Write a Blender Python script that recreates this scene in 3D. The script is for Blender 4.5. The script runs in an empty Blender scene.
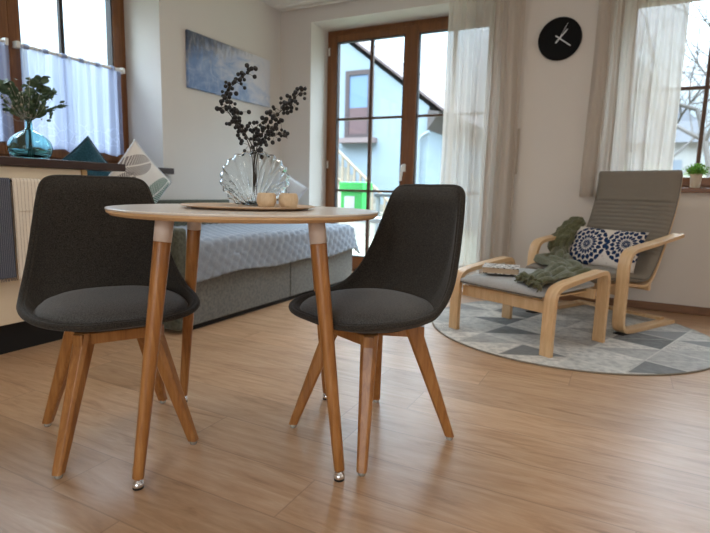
import bpy, bmesh, math, random
from math import sin, cos, pi, radians, sqrt
from mathutils import Vector, Matrix
random.seed(7)
scene = bpy.context.scene
COL = scene.collection

# ------------------------------------------------------------------ helpers
def link(o, parent=None):
    COL.objects.link(o)
    if parent is not None:
        o.parent = parent
    return o

def obj(name, bm, mat, parent=None, smooth=False, loc=None, rotz=0, bevel=0, kind=None, label=None, seg=2):
    me = bpy.data.meshes.new(name)
    bmesh.ops.recalc_face_normals(bm, faces=bm.faces)
    bm.to_mesh(me); bm.free()
    for m in (mat if isinstance(mat, (list, tuple)) else [mat]):
        me.materials.append(m)
    if smooth:
        for p in me.polygons: p.use_smooth = True
    o = bpy.data.objects.new(name, me)
    link(o, parent)
    if loc is not None: o.location = loc
    if rotz: o.rotation_euler = (0, 0, rotz)
    if bevel:
        b = o.modifiers.new('bevel', 'BEVEL'); b.width = bevel; b.segments = seg; b.limit_method = 'ANGLE'; b.angle_limit = radians(40)
        if not smooth:
            for p in me.polygons: p.use_smooth = False
    if kind: o['kind'] = kind
    if label: o['label'] = label
    return o

def tag(o, label, cat, group=None, kind=None):
    o['label'] = label; o['category'] = cat
    if group: o['group'] = group
    if kind: o['kind'] = kind
    return o

def thing(name, label, cat, loc=(0, 0, 0), rotz=0, group=None):
    o = bpy.data.objects.new(name, None); o.empty_display_size = .05
    link(o); o.location = loc; o.rotation_euler = (0, 0, rotz)
    return tag(o, label, cat, group)

def struct(name, bm, mat, parent=None, **k):
    o = obj(name, bm, mat, parent, **k)
    if parent is None: o['kind'] = 'structure'
    return o

def BM(): return bmesh.new()

def box(bm, lo, hi, M=None):
    r = bmesh.ops.create_cube(bm, size=1)
    vs = r['verts']
    for v in vs:
        v.co = Vector([(lo[i] + hi[i]) / 2 + v.co[i] * (hi[i] - lo[i]) for i in range(3)])
        if M: v.co = M @ v.co
    return vs

def prism(bm, poly, z0, z1, M=None, axis='z'):
    """extrude 2D polygon; axis z: (x,y)->z ; axis x: poly is (y,z) extruded in x"""
    def P(a, b, h):
        if axis == 'z': c = Vector((a, b, h))
        elif axis == 'x': c = Vector((h, a, b))
        else: c = Vector((a, h, b))
        return M @ c if M else c
    A = [bm.verts.new(P(a, b, z0)) for a, b in poly]
    B = [bm.verts.new(P(a, b, z1)) for a, b in poly]
    n = len(poly)
    bm.faces.new(A[::-1]); bm.faces.new(B)
    for i in range(n):
        bm.faces.new((A[i], A[(i + 1) % n], B[(i + 1) % n], B[i]))

def lathe(bm, prof, n=32, c=(0, 0, 0), closed=False):
    rings = []
    for r, z in prof:
        if r < 1e-6:
            rings.append([bm.verts.new((c[0], c[1], c[2] + z))])
        else:
            rings.append([bm.verts.new((c[0] + r * cos(2 * pi * k / n), c[1] + r * sin(2 * pi * k / n), c[2] + z)) for k in range(n)])
    for a, b in zip(rings, rings[1:]):
        for k in range(n):
            k2 = (k + 1) % n
            if len(a) == 1 and len(b) == 1: continue
            if len(a) == 1: bm.faces.new((a[0], b[k2], b[k]))
            elif len(b) == 1: bm.faces.new((a[k], a[k2], b[0]))
            else: bm.faces.new((a[k], a[k2], b[k2], b[k]))
    if len(rings[0]) > 1 and not closed: bm.faces.new(rings[0][::-1])
    if len(rings[-1]) > 1 and not closed: bm.faces.new(rings[-1])

def catmull(P, n=6, closed=False):
    P = [Vector(p) for p in P]; out = []
    m = len(P)
    rng = range(m) if closed else range(m - 1)
    for i in rng:
        p1 = P[i]; p2 = P[(i + 1) % m]
        p0 = P[i - 1] if (i > 0 or closed) else p1 * 2 - p2
        p3 = P[(i + 2) % m] if (i + 2 < m or closed) else p2 * 2 - p1
        for k in range(n):
            t = k / n
            out.append(.5 * ((2 * p1) + (p2 - p0) * t + (2 * p0 - 5 * p1 + 4 * p2 - p3) * t * t + (-p0 + 3 * p1 - 3 * p2 + p3) * t ** 3))
    if not closed: out.append(P[-1].copy())
    return out

def tube(bm, pts, rad, n=8, closed=False, cap=True):
    pts = [Vector(p) for p in pts]; m = len(pts)
    rads = rad if isinstance(rad, (list, tuple)) else [rad] * m
    rings = []; up = None
    for i in range(m):
        if closed: t = pts[(i + 1) % m] - pts[i - 1]
        else: t = pts[min(i + 1, m - 1)] - pts[max(i - 1, 0)]
        if t.length < 1e-9: t = Vector((0, 0, 1))
        t.normalize()
        if up is None:
            up = Vector((0, 0, 1)) if abs(t.z) < .9 else Vector((1, 0, 0))
        s = t.cross(up)
        if s.length < 1e-6: s = t.orthogonal()
        s.normalize(); up = s.cross(t).normalized()
        rings.append([bm.verts.new(pts[i] + (s * cos(2 * pi * k / n) + up * sin(2 * pi * k / n)) * rads[i]) for k in range(n)])
    for i in range(m if closed else m - 1):
        a = rings[i]; b = rings[(i + 1) % m]
        for k in range(n):
            bm.faces.new((a[k], a[(k + 1) % n], b[(k + 1) % n], b[k]))
    if cap and not closed:
        bm.faces.new(rings[0][::-1]); bm.faces.new(rings[-1])

def ribbon(bm, path, x0, x1, th, n_lat=1, xfun=None):
    """sweep a flat bar: path of (y,z); from x0 to x1; thickness th along the normal"""
    P = [Vector((p[0], p[1])) for p in path]; m = len(P)
    L = []; Rr = []
    for i in range(m):
        t = P[min(i + 1, m - 1)] - P[max(i - 1, 0)]; t.normalize()
        nrm = Vector((-t.y, t.x)) * th / 2
        L.append(P[i] + nrm); Rr.append(P[i] - nrm)
    ring = []
    for i in range(m):
        ring.append([bm.verts.new((x0, L[i].x, L[i].y)), bm.verts.new((x1, L[i].x, L[i].y)),
                     bm.verts.new((x1, Rr[i].x, Rr[i].y)), bm.verts.new((x0, Rr[i].x, Rr[i].y))])
    for a, b in zip(ring, ring[1:]):
        for k in range(4):
            bm.faces.new((a[k], a[(k + 1) % 4], b[(k + 1) % 4], b[k]))
    bm.faces.new(ring[0][::-1]); bm.faces.new(ring[-1])

def smooth_path(pts, n=6):
    return [(p.x, p.y) for p in catmull([Vector((a, b, 0)) for a, b in pts], n)]

def grid(bm, f, nu, nv, flip=False):
    V = [[bm.verts.new(f(i / nu, j / nv)) for j in range(nv + 1)] for i in range(nu + 1)]
    for i in range(nu):
        for j in range(nv):
            bm.faces.new((V[i][j], V[i + 1][j], V[i + 1][j + 1], V[i][j + 1]))
    return V

def solid(o, th, off=-1):
    m = o.modifiers.new('solid', 'SOLIDIFY'); m.thickness = th; m.offset = off
    return o

def pillow_bm(w, h, t, n=22, pinch=.09, edge=.5):
    """pillow in local XZ plane, thickness in Y"""
    bm = BM(); V = {}
    for side in (1, -1):
        for i in range(n + 1):
            for j in range(n + 1):
                u = -1 + 2 * i / n; v = -1 + 2 * j / n
                rim = i in (0, n) or j in (0, n)
                if side == -1 and rim: V[(side, i, j)] = V[(1, i, j)]; continue
                x = w / 2 * u * (1 - pinch * (1 - v * v)); z = h / 2 * v * (1 - pinch * (1 - u * u))
                y = 0 if rim else side * t / 2 * ((1 - u * u) * (1 - v * v)) ** edge
                y += .006 * sin(5 * u + 3 * v) * (1 - u * u) * (1 - v * v)
                V[(side, i, j)] = bm.verts.new((x, y, z))
        for i in range(n):
            for j in range(n):
                q = (V[(side, i, j)], V[(side, i + 1, j)], V[(side, i + 1, j + 1)], V[(side, i, j + 1)])
                bm.faces.new(q if side == 1 else q[::-1])
    return bm

def sphere(bm, c, r, seg=10, rings=6, sc=(1, 1, 1)):
    ret = bmesh.ops.create_uvsphere(bm, u_segments=seg, v_segments=rings, radius=r)
    for v in ret['verts']:
        v.co = Vector((v.co.x * sc[0] + c[0], v.co.y * sc[1] + c[1], v.co.z * sc[2] + c[2]))

# ------------------------------------------------------------------ materials
class NT:
    def __init__(s, name):
        s.m = bpy.data.materials.new(name); s.m.use_nodes = True
        s.t = s.m.node_tree; s.b = s.t.nodes['Principled BSDF']; s.out = s.t.nodes['Material Output']
    def n(s, typ, **k):
        nd = s.t.nodes.new(typ)
        for a, v in k.items():
            if a.startswith('i_'):
                key = a[2:].replace('_', ' ')
                if key.isdigit(): nd.inputs[int(key)].default_value = v
                else: nd.inputs[key].default_value = v
            else: setattr(nd, a, v)
        return nd
    def l(s, a, b): s.t.links.new(a, b)
    def coord(s, scale=(1, 1, 1), rot=(0, 0, 0), loc=(0, 0, 0), kind='Object'):
        tc = s.n('ShaderNodeTexCoord'); mp = s.n('ShaderNodeMapping')
        mp.inputs['Scale'].default_value = scale; mp.inputs['Rotation'].default_value = rot; mp.inputs['Location'].default_value = loc
        s.l(tc.outputs[kind], mp.inputs['Vector']); return mp.outputs['Vector']
    def noise(s, vec, scale=5, detail=4, rough=.55, dist=0):
        nd = s.n('ShaderNodeTexNoise'); nd.inputs['Scale'].default_value = scale; nd.inputs['Detail'].default_value = detail
        nd.inputs['Roughness'].default_value = rough; nd.inputs['Distortion'].default_value = dist
        s.l(vec, nd.inputs['Vector']); return nd.outputs['Fac']
    def ramp(s, fac, stops, interp='LINEAR'):
        nd = s.n('ShaderNodeValToRGB'); cr = nd.color_ramp; cr.interpolation = interp
        while len(cr.elements) < len(stops): cr.elements.new(.5)
        for e, (p, c) in zip(cr.elements, stops):
            e.position = p; e.color = (*c, 1) if len(c) == 3 else c
        s.l(fac, nd.inputs['Fac']); return nd.outputs['Color']
    def math(s, op, a, b=None, c=None):
        nd = s.n('ShaderNodeMath', operation=op)
        for i, v in enumerate((a, b, c)):
            if v is None: continue
            if isinstance(v, (int, float)): nd.inputs[i].default_value = v
            else: s.l(v, nd.inputs[i])
        return nd.outputs[0]
    def mix(s, fac, a, b, mode='MIX'):
        nd = s.n('ShaderNodeMix', data_type='RGBA', blend_type=mode)
        for sock, v in ((nd.inputs[0], fac), (nd.inputs[6], a), (nd.inputs[7], b)):
            if isinstance(v, (int, float)): sock.default_value = v
            elif isinstance(v, tuple): sock.default_value = (*v, 1) if len(v) == 3 else v
            else: s.l(v, sock)
        return nd.outputs[2]
    def bump(s, h, strength=.3, dist=.01):
        nd = s.n('ShaderNodeBump'); nd.inputs['Strength'].default_value = strength; nd.inputs['Distance'].default_value = dist
        s.l(h, nd.inputs['Height']); s.l(nd.outputs['Normal'], s.b.inputs['Normal']); return nd
    def col(s, c):
        if isinstance(c, tuple): s.b.inputs['Base Color'].default_value = (*c, 1)
        else: s.l(c, s.b.inputs['Base Color'])
    def set(s, **k):
        for a, v in k.items(): s.b.inputs[a.replace('_', ' ')].default_value = v

def srgb(r, g, b):
    f = lambda c: (c / 255) / 12.92 if c / 255 <= .04045 else ((c / 255 + .055) / 1.055) ** 2.4
    return (f(r), f(g), f(b))

def plain(name, c, rough=.5, metal=0, **k):
    t = NT(name); t.col(c); t.set(Roughness=rough, Metallic=metal, **k); return t.m

def plaster(name, c, bump=.15):
    t = NT(name); v = t.coord(); n = t.noise(v, 3, 3)
    t.col(t.mix(n, tuple(x * .96 for x in c), c)); t.set(Roughness=.9)
    t.bump(t.noise(v, 140, 3), bump, .002); return t.m

def wood(name, dark, light, scale=(9, 9, .9), rough=.4, fine=1.0, bump=.1, kind='Object', spec=.5):
    t = NT(name); v = t.coord(scale=scale, kind=kind)
    n1 = t.noise(v, 2.2 * fine, 5, .6, 1.2); n2 = t.noise(v, 14 * fine, 3, .5, .3)
    c1 = t.ramp(n1, [(.3, dark), (.7, light)])
    c2 = t.mix(t.math('MULTIPLY', n2, .45), c1, tuple(x * .62 for x in dark))
    t.col(c2); t.set(Roughness=rough); t.b.inputs['Specular IOR Level'].default_value = spec; t.bump(n2, bump, .002); return t.m

def fabric(name, a, b, scale=420, bump=.5, sheen=.0, kind='Object', blot=.25):
    t = NT(name); v = t.coord(kind=kind)
    n = t.noise(v, scale, 2, .6); n2 = t.noise(v, 4, 3)
    c = t.mix(t.ramp(n, [(.35, (0, 0, 0)), (.65, (1, 1, 1))]), a, b)
    c = t.mix(t.math('MULTIPLY', n2, blot), c, tuple(x * .6 for x in a))
    t.col(c); t.set(Roughness=.95); t.b.inputs['Specular IOR Level'].default_value = .15
    if sheen: t.set(Sheen_Weight=sheen)
    t.bump(n, bump, .002); return t.m

M = {}
M['wall'] = plaster('wall_paint', srgb(213, 207, 200))
M['ceiling'] = plaster('ceiling_paint', srgb(225, 222, 218))
M['reveal'] = M['wall']
M['trimwood'] = wood('window_wood', srgb(104, 62, 30), srgb(140, 90, 48), (14, 14, 1.2), .35)
M['trimwood_h'] = wood('window_wood_h', srgb(104, 62, 30), srgb(140, 90, 48), (1.2, 14, 14), .35)
M['darkgasket'] = plain('dark_gasket', srgb(40, 34, 32), .6)
M['muntin'] = wood('muntin_wood', srgb(72, 48, 32), srgb(98, 66, 42), (10, 10, 10), .45)
M['basewood'] = wood('baseboard_wood', srgb(112, 78, 52), srgb(142, 102, 70), (1.2, 12, 12), .45)
M['worktop'] = wood('worktop_wood', srgb(46, 30, 26), srgb(66, 44, 36), (9, .9, 9), .4)
M['cream'] = plain('cream_lacquer', srgb(228, 212, 186), .35)
M['paleoak'] = wood('pale_edge_wood', srgb(196, 160, 110), srgb(214, 182, 134), (9, 9, 1), .5)
M['black'] = plain('black_plastic', srgb(14, 14, 15), .45)
M['plinth'] = plain('plinth_black', srgb(10, 10, 11), .7)
M['white'] = plain('white_lacquer', srgb(226, 220, 212), .3)
M['whitepl'] = plain('white_plastic', srgb(225, 222, 216), .4)
M['chrome'] = plain('chrome', (.75, .75, .76), .12, 1)
M['silver'] = plain('silver_hands', srgb(206, 208, 210), .35, .4)
M['clear'] = plain('clear_plastic', srgb(226, 220, 208), .15)
M['clear'].node_tree.nodes['Principled BSDF'].inputs['Transmission Weight'].default_value = .6

def leg_mat():
    t = NT('oiled_beech'); v = t.coord(scale=(22, 22, 1.6))
    n = t.noise(v, 2.4, 5, .6, 1.0); n2 = t.noise(v, 12, 3)
    c = t.ramp(n, [(.25, srgb(132, 84, 40)), (.5, srgb(166, 112, 58)), (.75, srgb(188, 136, 80))])
    t.col(t.mix(t.math('MULTIPLY', n2, .35), c, srgb(110, 62, 26))); t.set(Roughness=.36); t.bump(n2, .08, .001); return t.m
M['leg'] = leg_mat()
M['chairfab'] = fabric('charcoal_weave', srgb(35, 33, 30), srgb(68, 63, 57), 330, .6, .1, blot=.15)
M['cushfab'] = fabric('charcoal_seat_weave', srgb(56, 55, 54), srgb(94, 93, 91), 330, .6, .2, blot=.15)

def floor_mat():
    t = NT('oak_laminate'); tc = t.n('ShaderNodeTexCoord'); sep = t.n('ShaderNodeSeparateXYZ'); t.l(tc.outputs['Object'], sep.inputs[0])
    x, y = sep.outputs[0], sep.outputs[1]
    W, L = .193, 1.28
    row = t.math('FLOOR', t.math('DIVIDE', y, W)); fy = t.math('FRACT', t.math('DIVIDE', y, W))
    wn = t.n('ShaderNodeTexWhiteNoise', noise_dimensions='1D'); t.l(row, wn.inputs['W'])
    xs = t.math('ADD', t.math('DIVIDE', x, L), wn.outputs['Value'])
    colm = t.math('FLOOR', xs); fx = t.math('FRACT', xs)
    cmb = t.n('ShaderNodeCombineXYZ'); t.l(row, cmb.inputs[0]); t.l(colm, cmb.inputs[1])
    w2 = t.n('ShaderNodeTexWhiteNoise', noise_dimensions='3D'); t.l(cmb.outputs[0], w2.inputs['Vector'])
    # grain, shifted per plank
    off = t.n('ShaderNodeVectorMath', operation='MULTIPLY_ADD'); t.l(w2.outputs['Color'], off.inputs[0]); off.inputs[1].default_value = (7, 7, 7); 
    mp = t.n('ShaderNodeMapping'); mp.inputs['Scale'].default_value = (1.5, 11, 1); t.l(tc.outputs['Object'], mp.inputs[0]); t.l(mp.outputs[0], off.inputs[2])
    g1 = t.noise(off.outputs[0], 1.6, 6, .62, 1.6); g2 = t.noise(off.outputs[0], 9, 4, .6, .4)
    base = t.ramp(g1, [(.28, srgb(160, 122, 88)), (.45, srgb(194, 156, 120)), (.6, srgb(206, 170, 136)), (.78, srgb(218, 188, 156))])
    base = t.mix(t.math('MULTIPLY', g2, .46), base, srgb(132, 100, 74))
    tone = t.ramp(w2.outputs['Value'], [(0, (.86, .85, .84)), (1, (1.06, 1.05, 1.04))])
    base = t.mix(1.0, base, tone, 'MULTIPLY')
    e1 = t.math('LESS_THAN', t.math('MINIMUM', fy, t.math('SUBTRACT', 1, fy)), .011)
    e2 = t.math('LESS_THAN', t.math('MINIMUM', fx, t.math('SUBTRACT', 1, fx)), .0016)
    seam = t.math('MAXIMUM', e1, e2)
    t.col(t.mix(t.math('MULTIPLY', seam, .32), base, srgb(92, 66, 46)))
    r = t.math('MULTIPLY_ADD', g2, .16, .25); t.l(r, t.b.inputs['Roughness'])
    h = t.math('SUBTRACT', t.math('MULTIPLY', g2, .25), seam); t.bump(h, .12, .0015)
    return t.m
M['floor'] = floor_mat()

def glass(name, tint=(1, 1, 1), gloss=.06):
    t = NT(name); tr = t.n('ShaderNodeBsdfTransparent'); tr.inputs[0].default_value = (*tint, 1)
    gl = t.n('ShaderNodeBsdfGlossy'); gl.inputs['Roughness'].default_value = .02
    lw = t.n('ShaderNodeLayerWeight'); lw.inputs['Blend'].default_value = .5
    mx = t.n('ShaderNodeMixShader'); t.l(t.math('MULTIPLY_ADD', t.math('POWER', lw.outputs['Facing'], 5.0), .8, .03), mx.inputs[0]); t.l(tr.outputs[0], mx.inputs[1]); t.l(gl.outputs[0], mx.inputs[2])
    t.l(mx.outputs[0], t.out.inputs[0]); return t.m
M['pane'] = glass('window_glass', (.96, .98, .98))

def sheer(name, c, transp=.25, transl=.5):
    t = NT(name); v = t.coord(); n = t.noise(v, 500, 2)
    cc = t.mix(n, tuple(x * .9 for x in c), c)
    df = t.n('ShaderNodeBsdfDiffuse'); tl = t.n('ShaderNodeBsdfTranslucent'); tr = t.n('ShaderNodeBsdfTransparent')
    t.l(cc, df.inputs[0]); t.l(cc, tl.inputs[0])
    m1 = t.n('ShaderNodeMixShader'); m1.inputs[0].default_value = transl; t.l(df.outputs[0], m1.inputs[1]); t.l(tl.outputs[0], m1.inputs[2])
    m2 = t.n('ShaderNodeMixShader'); m2.inputs[0].default_value = transp; t.l(m1.outputs[0], m2.inputs[1]); t.l(tr.outputs[0], m2.inputs[2])
    t.l(m2.outputs[0], t.out.inputs[0]); t.m2 = m2; return t
M['curtain'] = sheer('sheer_curtain', srgb(216, 206, 195), .14, .46).m

def cafe_mat():
    t = sheer('cafe_voile', srgb(176, 184, 210), .20, .5)
    # embroidered leaf motifs near the lower hem: denser thread
    v = t.coord(scale=(1, 1, 1)); sep = t.n('ShaderNodeSeparateXYZ'); t.l(v, sep.inputs[0])
    vo = t.n('ShaderNodeTexVoronoi', feature='DISTANCE_TO_EDGE'); vo.inputs['Scale'].default_value = 13; t.l(v, vo.inputs['Vector'])
    line = t.math('LESS_THAN', vo.outputs['Distance'], .035)
    low = t.math('LESS_THAN', sep.outputs[2], .2)
    k = t.math('MULTIPLY', line, low)
    t.l(t.math('SUBTRACT', .20, t.math('MULTIPLY', k, .16)), t.m2.inputs[0])
    return t.m
M['cafe'] = cafe_mat()

def rug_mat():
    t = NT('patchwork_rug'); v = t.coord(rot=(0, 0, radians(-24))); sep = t.n('ShaderNodeSeparateXYZ'); t.l(v, sep.inputs[0])
    s = .36
    yy = t.math('DIVIDE', sep.outputs[1], s * .55); xx = t.math('SUBTRACT', t.math('DIVIDE', sep.outputs[0], s), t.math('MULTIPLY', yy, .5))
    fx, fy = t.math('FRACT', xx), t.math('FRACT', yy)
    tri = t.math('GREATER_THAN', t.math('ADD', fx, fy), 1.0)
    cmb = t.n('ShaderNodeCombineXYZ'); t.l(t.math('FLOOR', xx), cmb.inputs[0]); t.l(t.math('FLOOR', yy), cmb.inputs[1]); t.l(tri, cmb.inputs[2])
    wn = t.n('ShaderNodeTexWhiteNoise', noise_dimensions='3D'); t.l(cmb.outputs[0], wn.inputs['Vector'])
    c = t.ramp(wn.outputs['Value'], [(0, srgb(124, 126, 126)), (.12, srgb(198, 196, 190)), (.42, srgb(214, 211, 204)), (.66, srgb(180, 178, 174)), (.8, srgb(218, 214, 206)), (.92, srgb(144, 146, 146))], 'CONSTANT')
    # striped / dotted patches
    w = t.n('ShaderNodeTexWave', wave_type='BANDS', bands_direction='Y'); w.inputs['Scale'].default_value = 26; w.inputs['Distortion'].default_value = 2.5; w.inputs['Detail'].default_value = 2; t.l(v, w.inputs['Vector'])
    strip = t.math('MULTIPLY', t.math('GREATER_THAN', w.outputs['Fac'], .55), t.math('GREATER_THAN', t.n('ShaderNodeSeparateColor').outputs[1], 2))
    sc = t.n('ShaderNodeSeparateColor'); t.l(wn.outputs['Color'], sc.inputs[0])
    sel = t.math('GREATER_THAN', sc.outputs[1], .72)
    c = t.mix(t.math('MULTIPLY', t.math('MULTIPLY', t.math('GREATER_THAN', w.outputs['Fac'], .5), sel), .6), c, srgb(96, 98, 100))
    n = t.noise(v, 30, 4); n2 = t.noise(v, 260, 2)
    c = t.mix(t.ramp(n, [(.42, (0, 0, 0)), (.66, (.55, .55, .55))]), c, srgb(142, 142, 142))
    # pale lines between patches
    d = t.math('MINIMUM', t.math('MINIMUM', fx, fy), t.math('ABSOLUTE', t.math('SUBTRACT', t.math('ADD', fx, fy), 1)))
    c = t.mix(t.math('MULTIPLY', t.math('LESS_THAN', d, .03), .5), c, srgb(212, 208, 200))
    t.col(c); t.set(Roughness=1.0); t.b.inputs['Specular IOR Level'].default_value = .1; t.bump(n2, .6, .003); return t.m
M['rug'] = rug_mat()
M['rugedge'] = fabric('rug_binding', srgb(120, 114, 104), srgb(164, 156, 142), 300)
M['bedfab'] = fabric('grey_velvet', srgb(104, 106, 104), srgb(132, 134, 130), 60, .25, .25, blot=.7)
M['headfab'] = fabric('olive_grey_velvet', srgb(74, 76, 66), srgb(96, 98, 86), 60, .25, .2)

def quilt_mat():
    t = NT('quilted_coverlet'); v = t.coord(); n = t.noise(v, 60, 3); n3 = t.noise(v, 7, 3)
    c = t.mix(n, srgb(124, 133, 146), srgb(156, 165, 177)); c = t.mix(t.math('MULTIPLY', n3, .3), c, srgb(104, 116, 132))
    t.col(c); t.set(Roughness=.85, Sheen_Weight=.2); t.bump(n, .4, .004); return t.m
M['quilt'] = quilt_mat()
M['throw'] = fabric('olive_knit', srgb(72, 73, 51), srgb(110, 110, 82), 160, .9, .2)
M['birch'] = wood('birch_veneer', srgb(206, 166, 120), srgb(228, 195, 152), (10, 1.4, 1.4), .4, bump=.05)
M['birch_edge'] = wood('birch_ply_edge', srgb(176, 134, 88), srgb(206, 168, 122), (3, 3, 30), .5, bump=.05)

def arm_fabric():
    t = NT('taupe_ribbed_cover'); v = t.coord(); n = t.noise(v, 380, 2)
    c = t.mix(n, srgb(118, 110, 100), srgb(152, 144, 132)); n2 = t.noise(v, 5, 3)
    c = t.mix(t.math('MULTIPLY', n2, .2), c, srgb(96, 92, 84))
    t.col(c); t.set(Roughness=.95); t.b.inputs['Specular IOR Level'].default_value = .15
    t.bump(t.math('ADD', n, t.math('MULTIPLY', t.noise(t.coord(scale=(1.2, 1, 5)), 6, 3), 2.5)), .5, .004); return t.m
M['taupe'] = arm_fabric()
M['piping'] = fabric('taupe_piping', srgb(92, 88, 80), srgb(116, 112, 102), 300)
M['stoolfab'] = fabric('light_grey_cover', srgb(164, 165, 164), srgb(190, 191, 190), 380, .4)

def floral_mat():
    t = NT('navy_floral'); tc = t.n('ShaderNodeTexCoord'); sep = t.n('ShaderNodeSeparateXYZ'); t.l(tc.outputs['Object'], sep.inputs[0])
    x, z = sep.outputs[0], sep.outputs[2]
    def flower(cx, cz, k, R):
        dx, dz = t.math('SUBTRACT', x, cx), t.math('SUBTRACT', z, cz)
        r = t.math('SQRT', t.math('ADD', t.math('MULTIPLY', dx, dx), t.math('MULTIPLY', dz, dz)))
        a = t.math('ARCTAN2', dz, dx)
        ringi = t.math('FLOOR', t.math('DIVIDE', r, R / 3.7)); rf = t.math('FRACT', t.math('DIVIDE', r, R / 3.7))
        ph = t.math('FRACT', t.math('ADD', t.math('MULTIPLY', a, k / (2 * pi)), t.math('MULTIPLY', ringi, .5)))
        d = t.math('ABSOLUTE', t.math('SUBTRACT', ph, .5))     # 0 at the petal's middle line
        lim = t.math('MULTIPLY', t.math('SINE', t.math('MULTIPLY', t.math('POWER', rf, .8), pi)), .47)
        pet = t.math('LESS_THAN', d, lim)
        return t.math('MULTIPLY', pet, t.math('LESS_THAN', r, R)), t.math('LESS_THAN', r, R)
    m1, _ = flower(-.095, .0, 18, .135); m2, _ = flower(.155, .03, 18, .125)
    m = t.math('MAXIMUM', m1, m2)
    vo = t.n('ShaderNodeTexVoronoi'); vo.inputs['Scale'].default_value = 26; t.l(tc.outputs['Object'], vo.inputs['Vector'])
    spots = t.math('LESS_THAN', vo.outputs['Distance'], .28)
    inr = t.math('MULTIPLY', spots, .0)
    base = t.mix(t.math('MULTIPLY', t.math('LESS_THAN', vo.outputs['Distance'], .22), .35), srgb(214, 206, 198), srgb(168, 150, 150))
    t.col(t.mix(m, base, srgb(26, 48, 84))); t.set(Roughness=.9); t.b.inputs['Specular IOR Level'].default_value = .15
    return t.m
M['floral'] = floral_mat()

def leafprint_mat():
    t = NT('leaf_print'); tc = t.n('ShaderNodeTexCoord'); sep = t.n('ShaderNodeSeparateXYZ'); t.l(tc.outputs['Object'], sep.inputs[0])
    x, z = sep.outputs[0], sep.outputs[2]
    def leaf_(cx, cz, ang, L, W, k):
        ca, sa = cos(radians(ang)), sin(radians(ang))
        dx, dz = t.math('SUBTRACT', x, cx), t.math('SUBTRACT', z, cz)
        u = t.math('ADD', t.math('MULTIPLY', dx, ca), t.math('MULTIPLY', dz, sa)); v = t.math('SUBTRACT', t.math('MULTIPLY', dz, ca), t.math('MULTIPLY', dx, sa))
        e = t.math('ADD', t.math('POWER', t.math('DIVIDE', t.math('ABSOLUTE', u), L), 2), t.math('POWER', t.math('DIVIDE', t.math('ABSOLUTE', v), W), 2))
        inside = t.math('LESS_THAN', e, 1)
        fr = t.math('FRACT', t.math('ADD', t.math('MULTIPLY', u, k), t.math('MULTIPLY', t.math('ABSOLUTE', v), -k * .9)))
        lob = t.math('LESS_THAN', fr, .66)
        mid = t.math('GREATER_THAN', t.math('ABSOLUTE', v), .004)
        return t.math('MULTIPLY', t.math('MULTIPLY', inside, lob), mid)
    g = t.math('MAXIMUM', leaf_(.115, .05, 70, .14, .075, 55), leaf_(.0, -.12, 20, .12, .06, 55))
    q = t.math('MAXIMUM', leaf_(-.11, .09, 50, .11, .06, 60), leaf_(-.12, -.07, 80, .10, .05, 60))
    n = t.noise(tc.outputs['Object'], 30, 2)
    c = t.mix(q, srgb(222, 218, 212), t.mix(n, srgb(104, 98, 98), srgb(150, 144, 144)))
    c = t.mix(g, c, t.mix(n, srgb(48, 88, 84), srgb(96, 140, 118)))
    t.col(c); t.set(Roughness=.9); return t.m
M['leafprint'] = leafprint_mat()
M['teal'] = fabric('teal_velvet', srgb(26, 62, 76), srgb(44, 88, 102), 120, .3, .3)
M['whitefab'] = fabric('white_cotton', srgb(206, 210, 216), srgb(226, 230, 234), 300, .3)

def stripes_cloth(name, base, stripe, freq=38, w=.16):
    t = NT(name); tc = t.n('ShaderNodeTexCoord'); sep = t.n('ShaderNodeSeparateXYZ'); t.l(tc.outputs['Object'], sep.inputs[0])
    f = t.math('FRACT', t.math('MULTIPLY', sep.outputs[1], freq)); s_ = t.math('LESS_THAN', f, w)
    n = t.noise(tc.outputs['Object'], 300, 2)
    c = t.mix(t.math('MULTIPLY', s_, .7), base, stripe); c = t.mix(t.math('MULTIPLY', n, .3), c, tuple(x * .7 for x in base))
    t.col(c); t.set(Roughness=.95); t.bump(n, .5, .002); return t.m
M['stripe'] = stripes_cloth('cream_striped_linen', srgb(238, 228, 212), srgb(150, 126, 108), 62, .16)
M['stripe_dark'] = stripes_cloth('slate_striped_linen', srgb(74, 78, 92), srgb(150, 152, 160), 120, .25)

def canvas_mat():
    t = NT('feather_sky_print'); tc = t.n('ShaderNodeTexCoord'); v = t.coord(scale=(1, 1.5, 3), rot=(radians(30), 0, 0))
    n = t.noise(v, 3.2, 7, .62, .9); n2 = t.noise(t.coord(scale=(1, 9, 2.2), rot=(radians(52), 0, 0)), 3, 6, .7, .8)
    sep = t.n('ShaderNodeSeparateXYZ'); t.l(tc.outputs['Object'], sep.inputs[0])
    g = t.math('ADD', t.math('MULTIPLY', sep.outputs[1], .42), t.math('MULTIPLY', sep.outputs[2], .55))  # far/upper paler
    f = t.math('ADD', t.math('ADD', n, g), 0.02)
    c = t.ramp(f, [(.25, srgb(110, 136, 178)), (.42, srgb(140, 160, 194)), (.56, srgb(176, 184, 202)), (.72, srgb(204, 202, 206))])
    # dark feathery tufts at the near upper corner
    d = t.math('SUBTRACT', t.math('MULTIPLY', sep.outputs[2], 2.5), t.math('MULTIPLY', t.math('ADD', sep.outputs[1], .5), .70))
    dk = t.math('MULTIPLY', t.ramp(t.math('ADD', n2, d), [(.45, (0, 0, 0)), (.80, (1, 1, 1))]), .9)
    c = t.mix(dk, c, srgb(58, 62, 74))
    c = t.mix(t.math('MULTIPLY', t.ramp(n2, [(.5, (0, 0, 0)), (.75, (1, 1, 1))]), .45), c, srgb(214, 214, 218))
    t.col(c); t.set(Roughness=.6); return t.m
M['canvas'] = canvas_mat()

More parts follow.
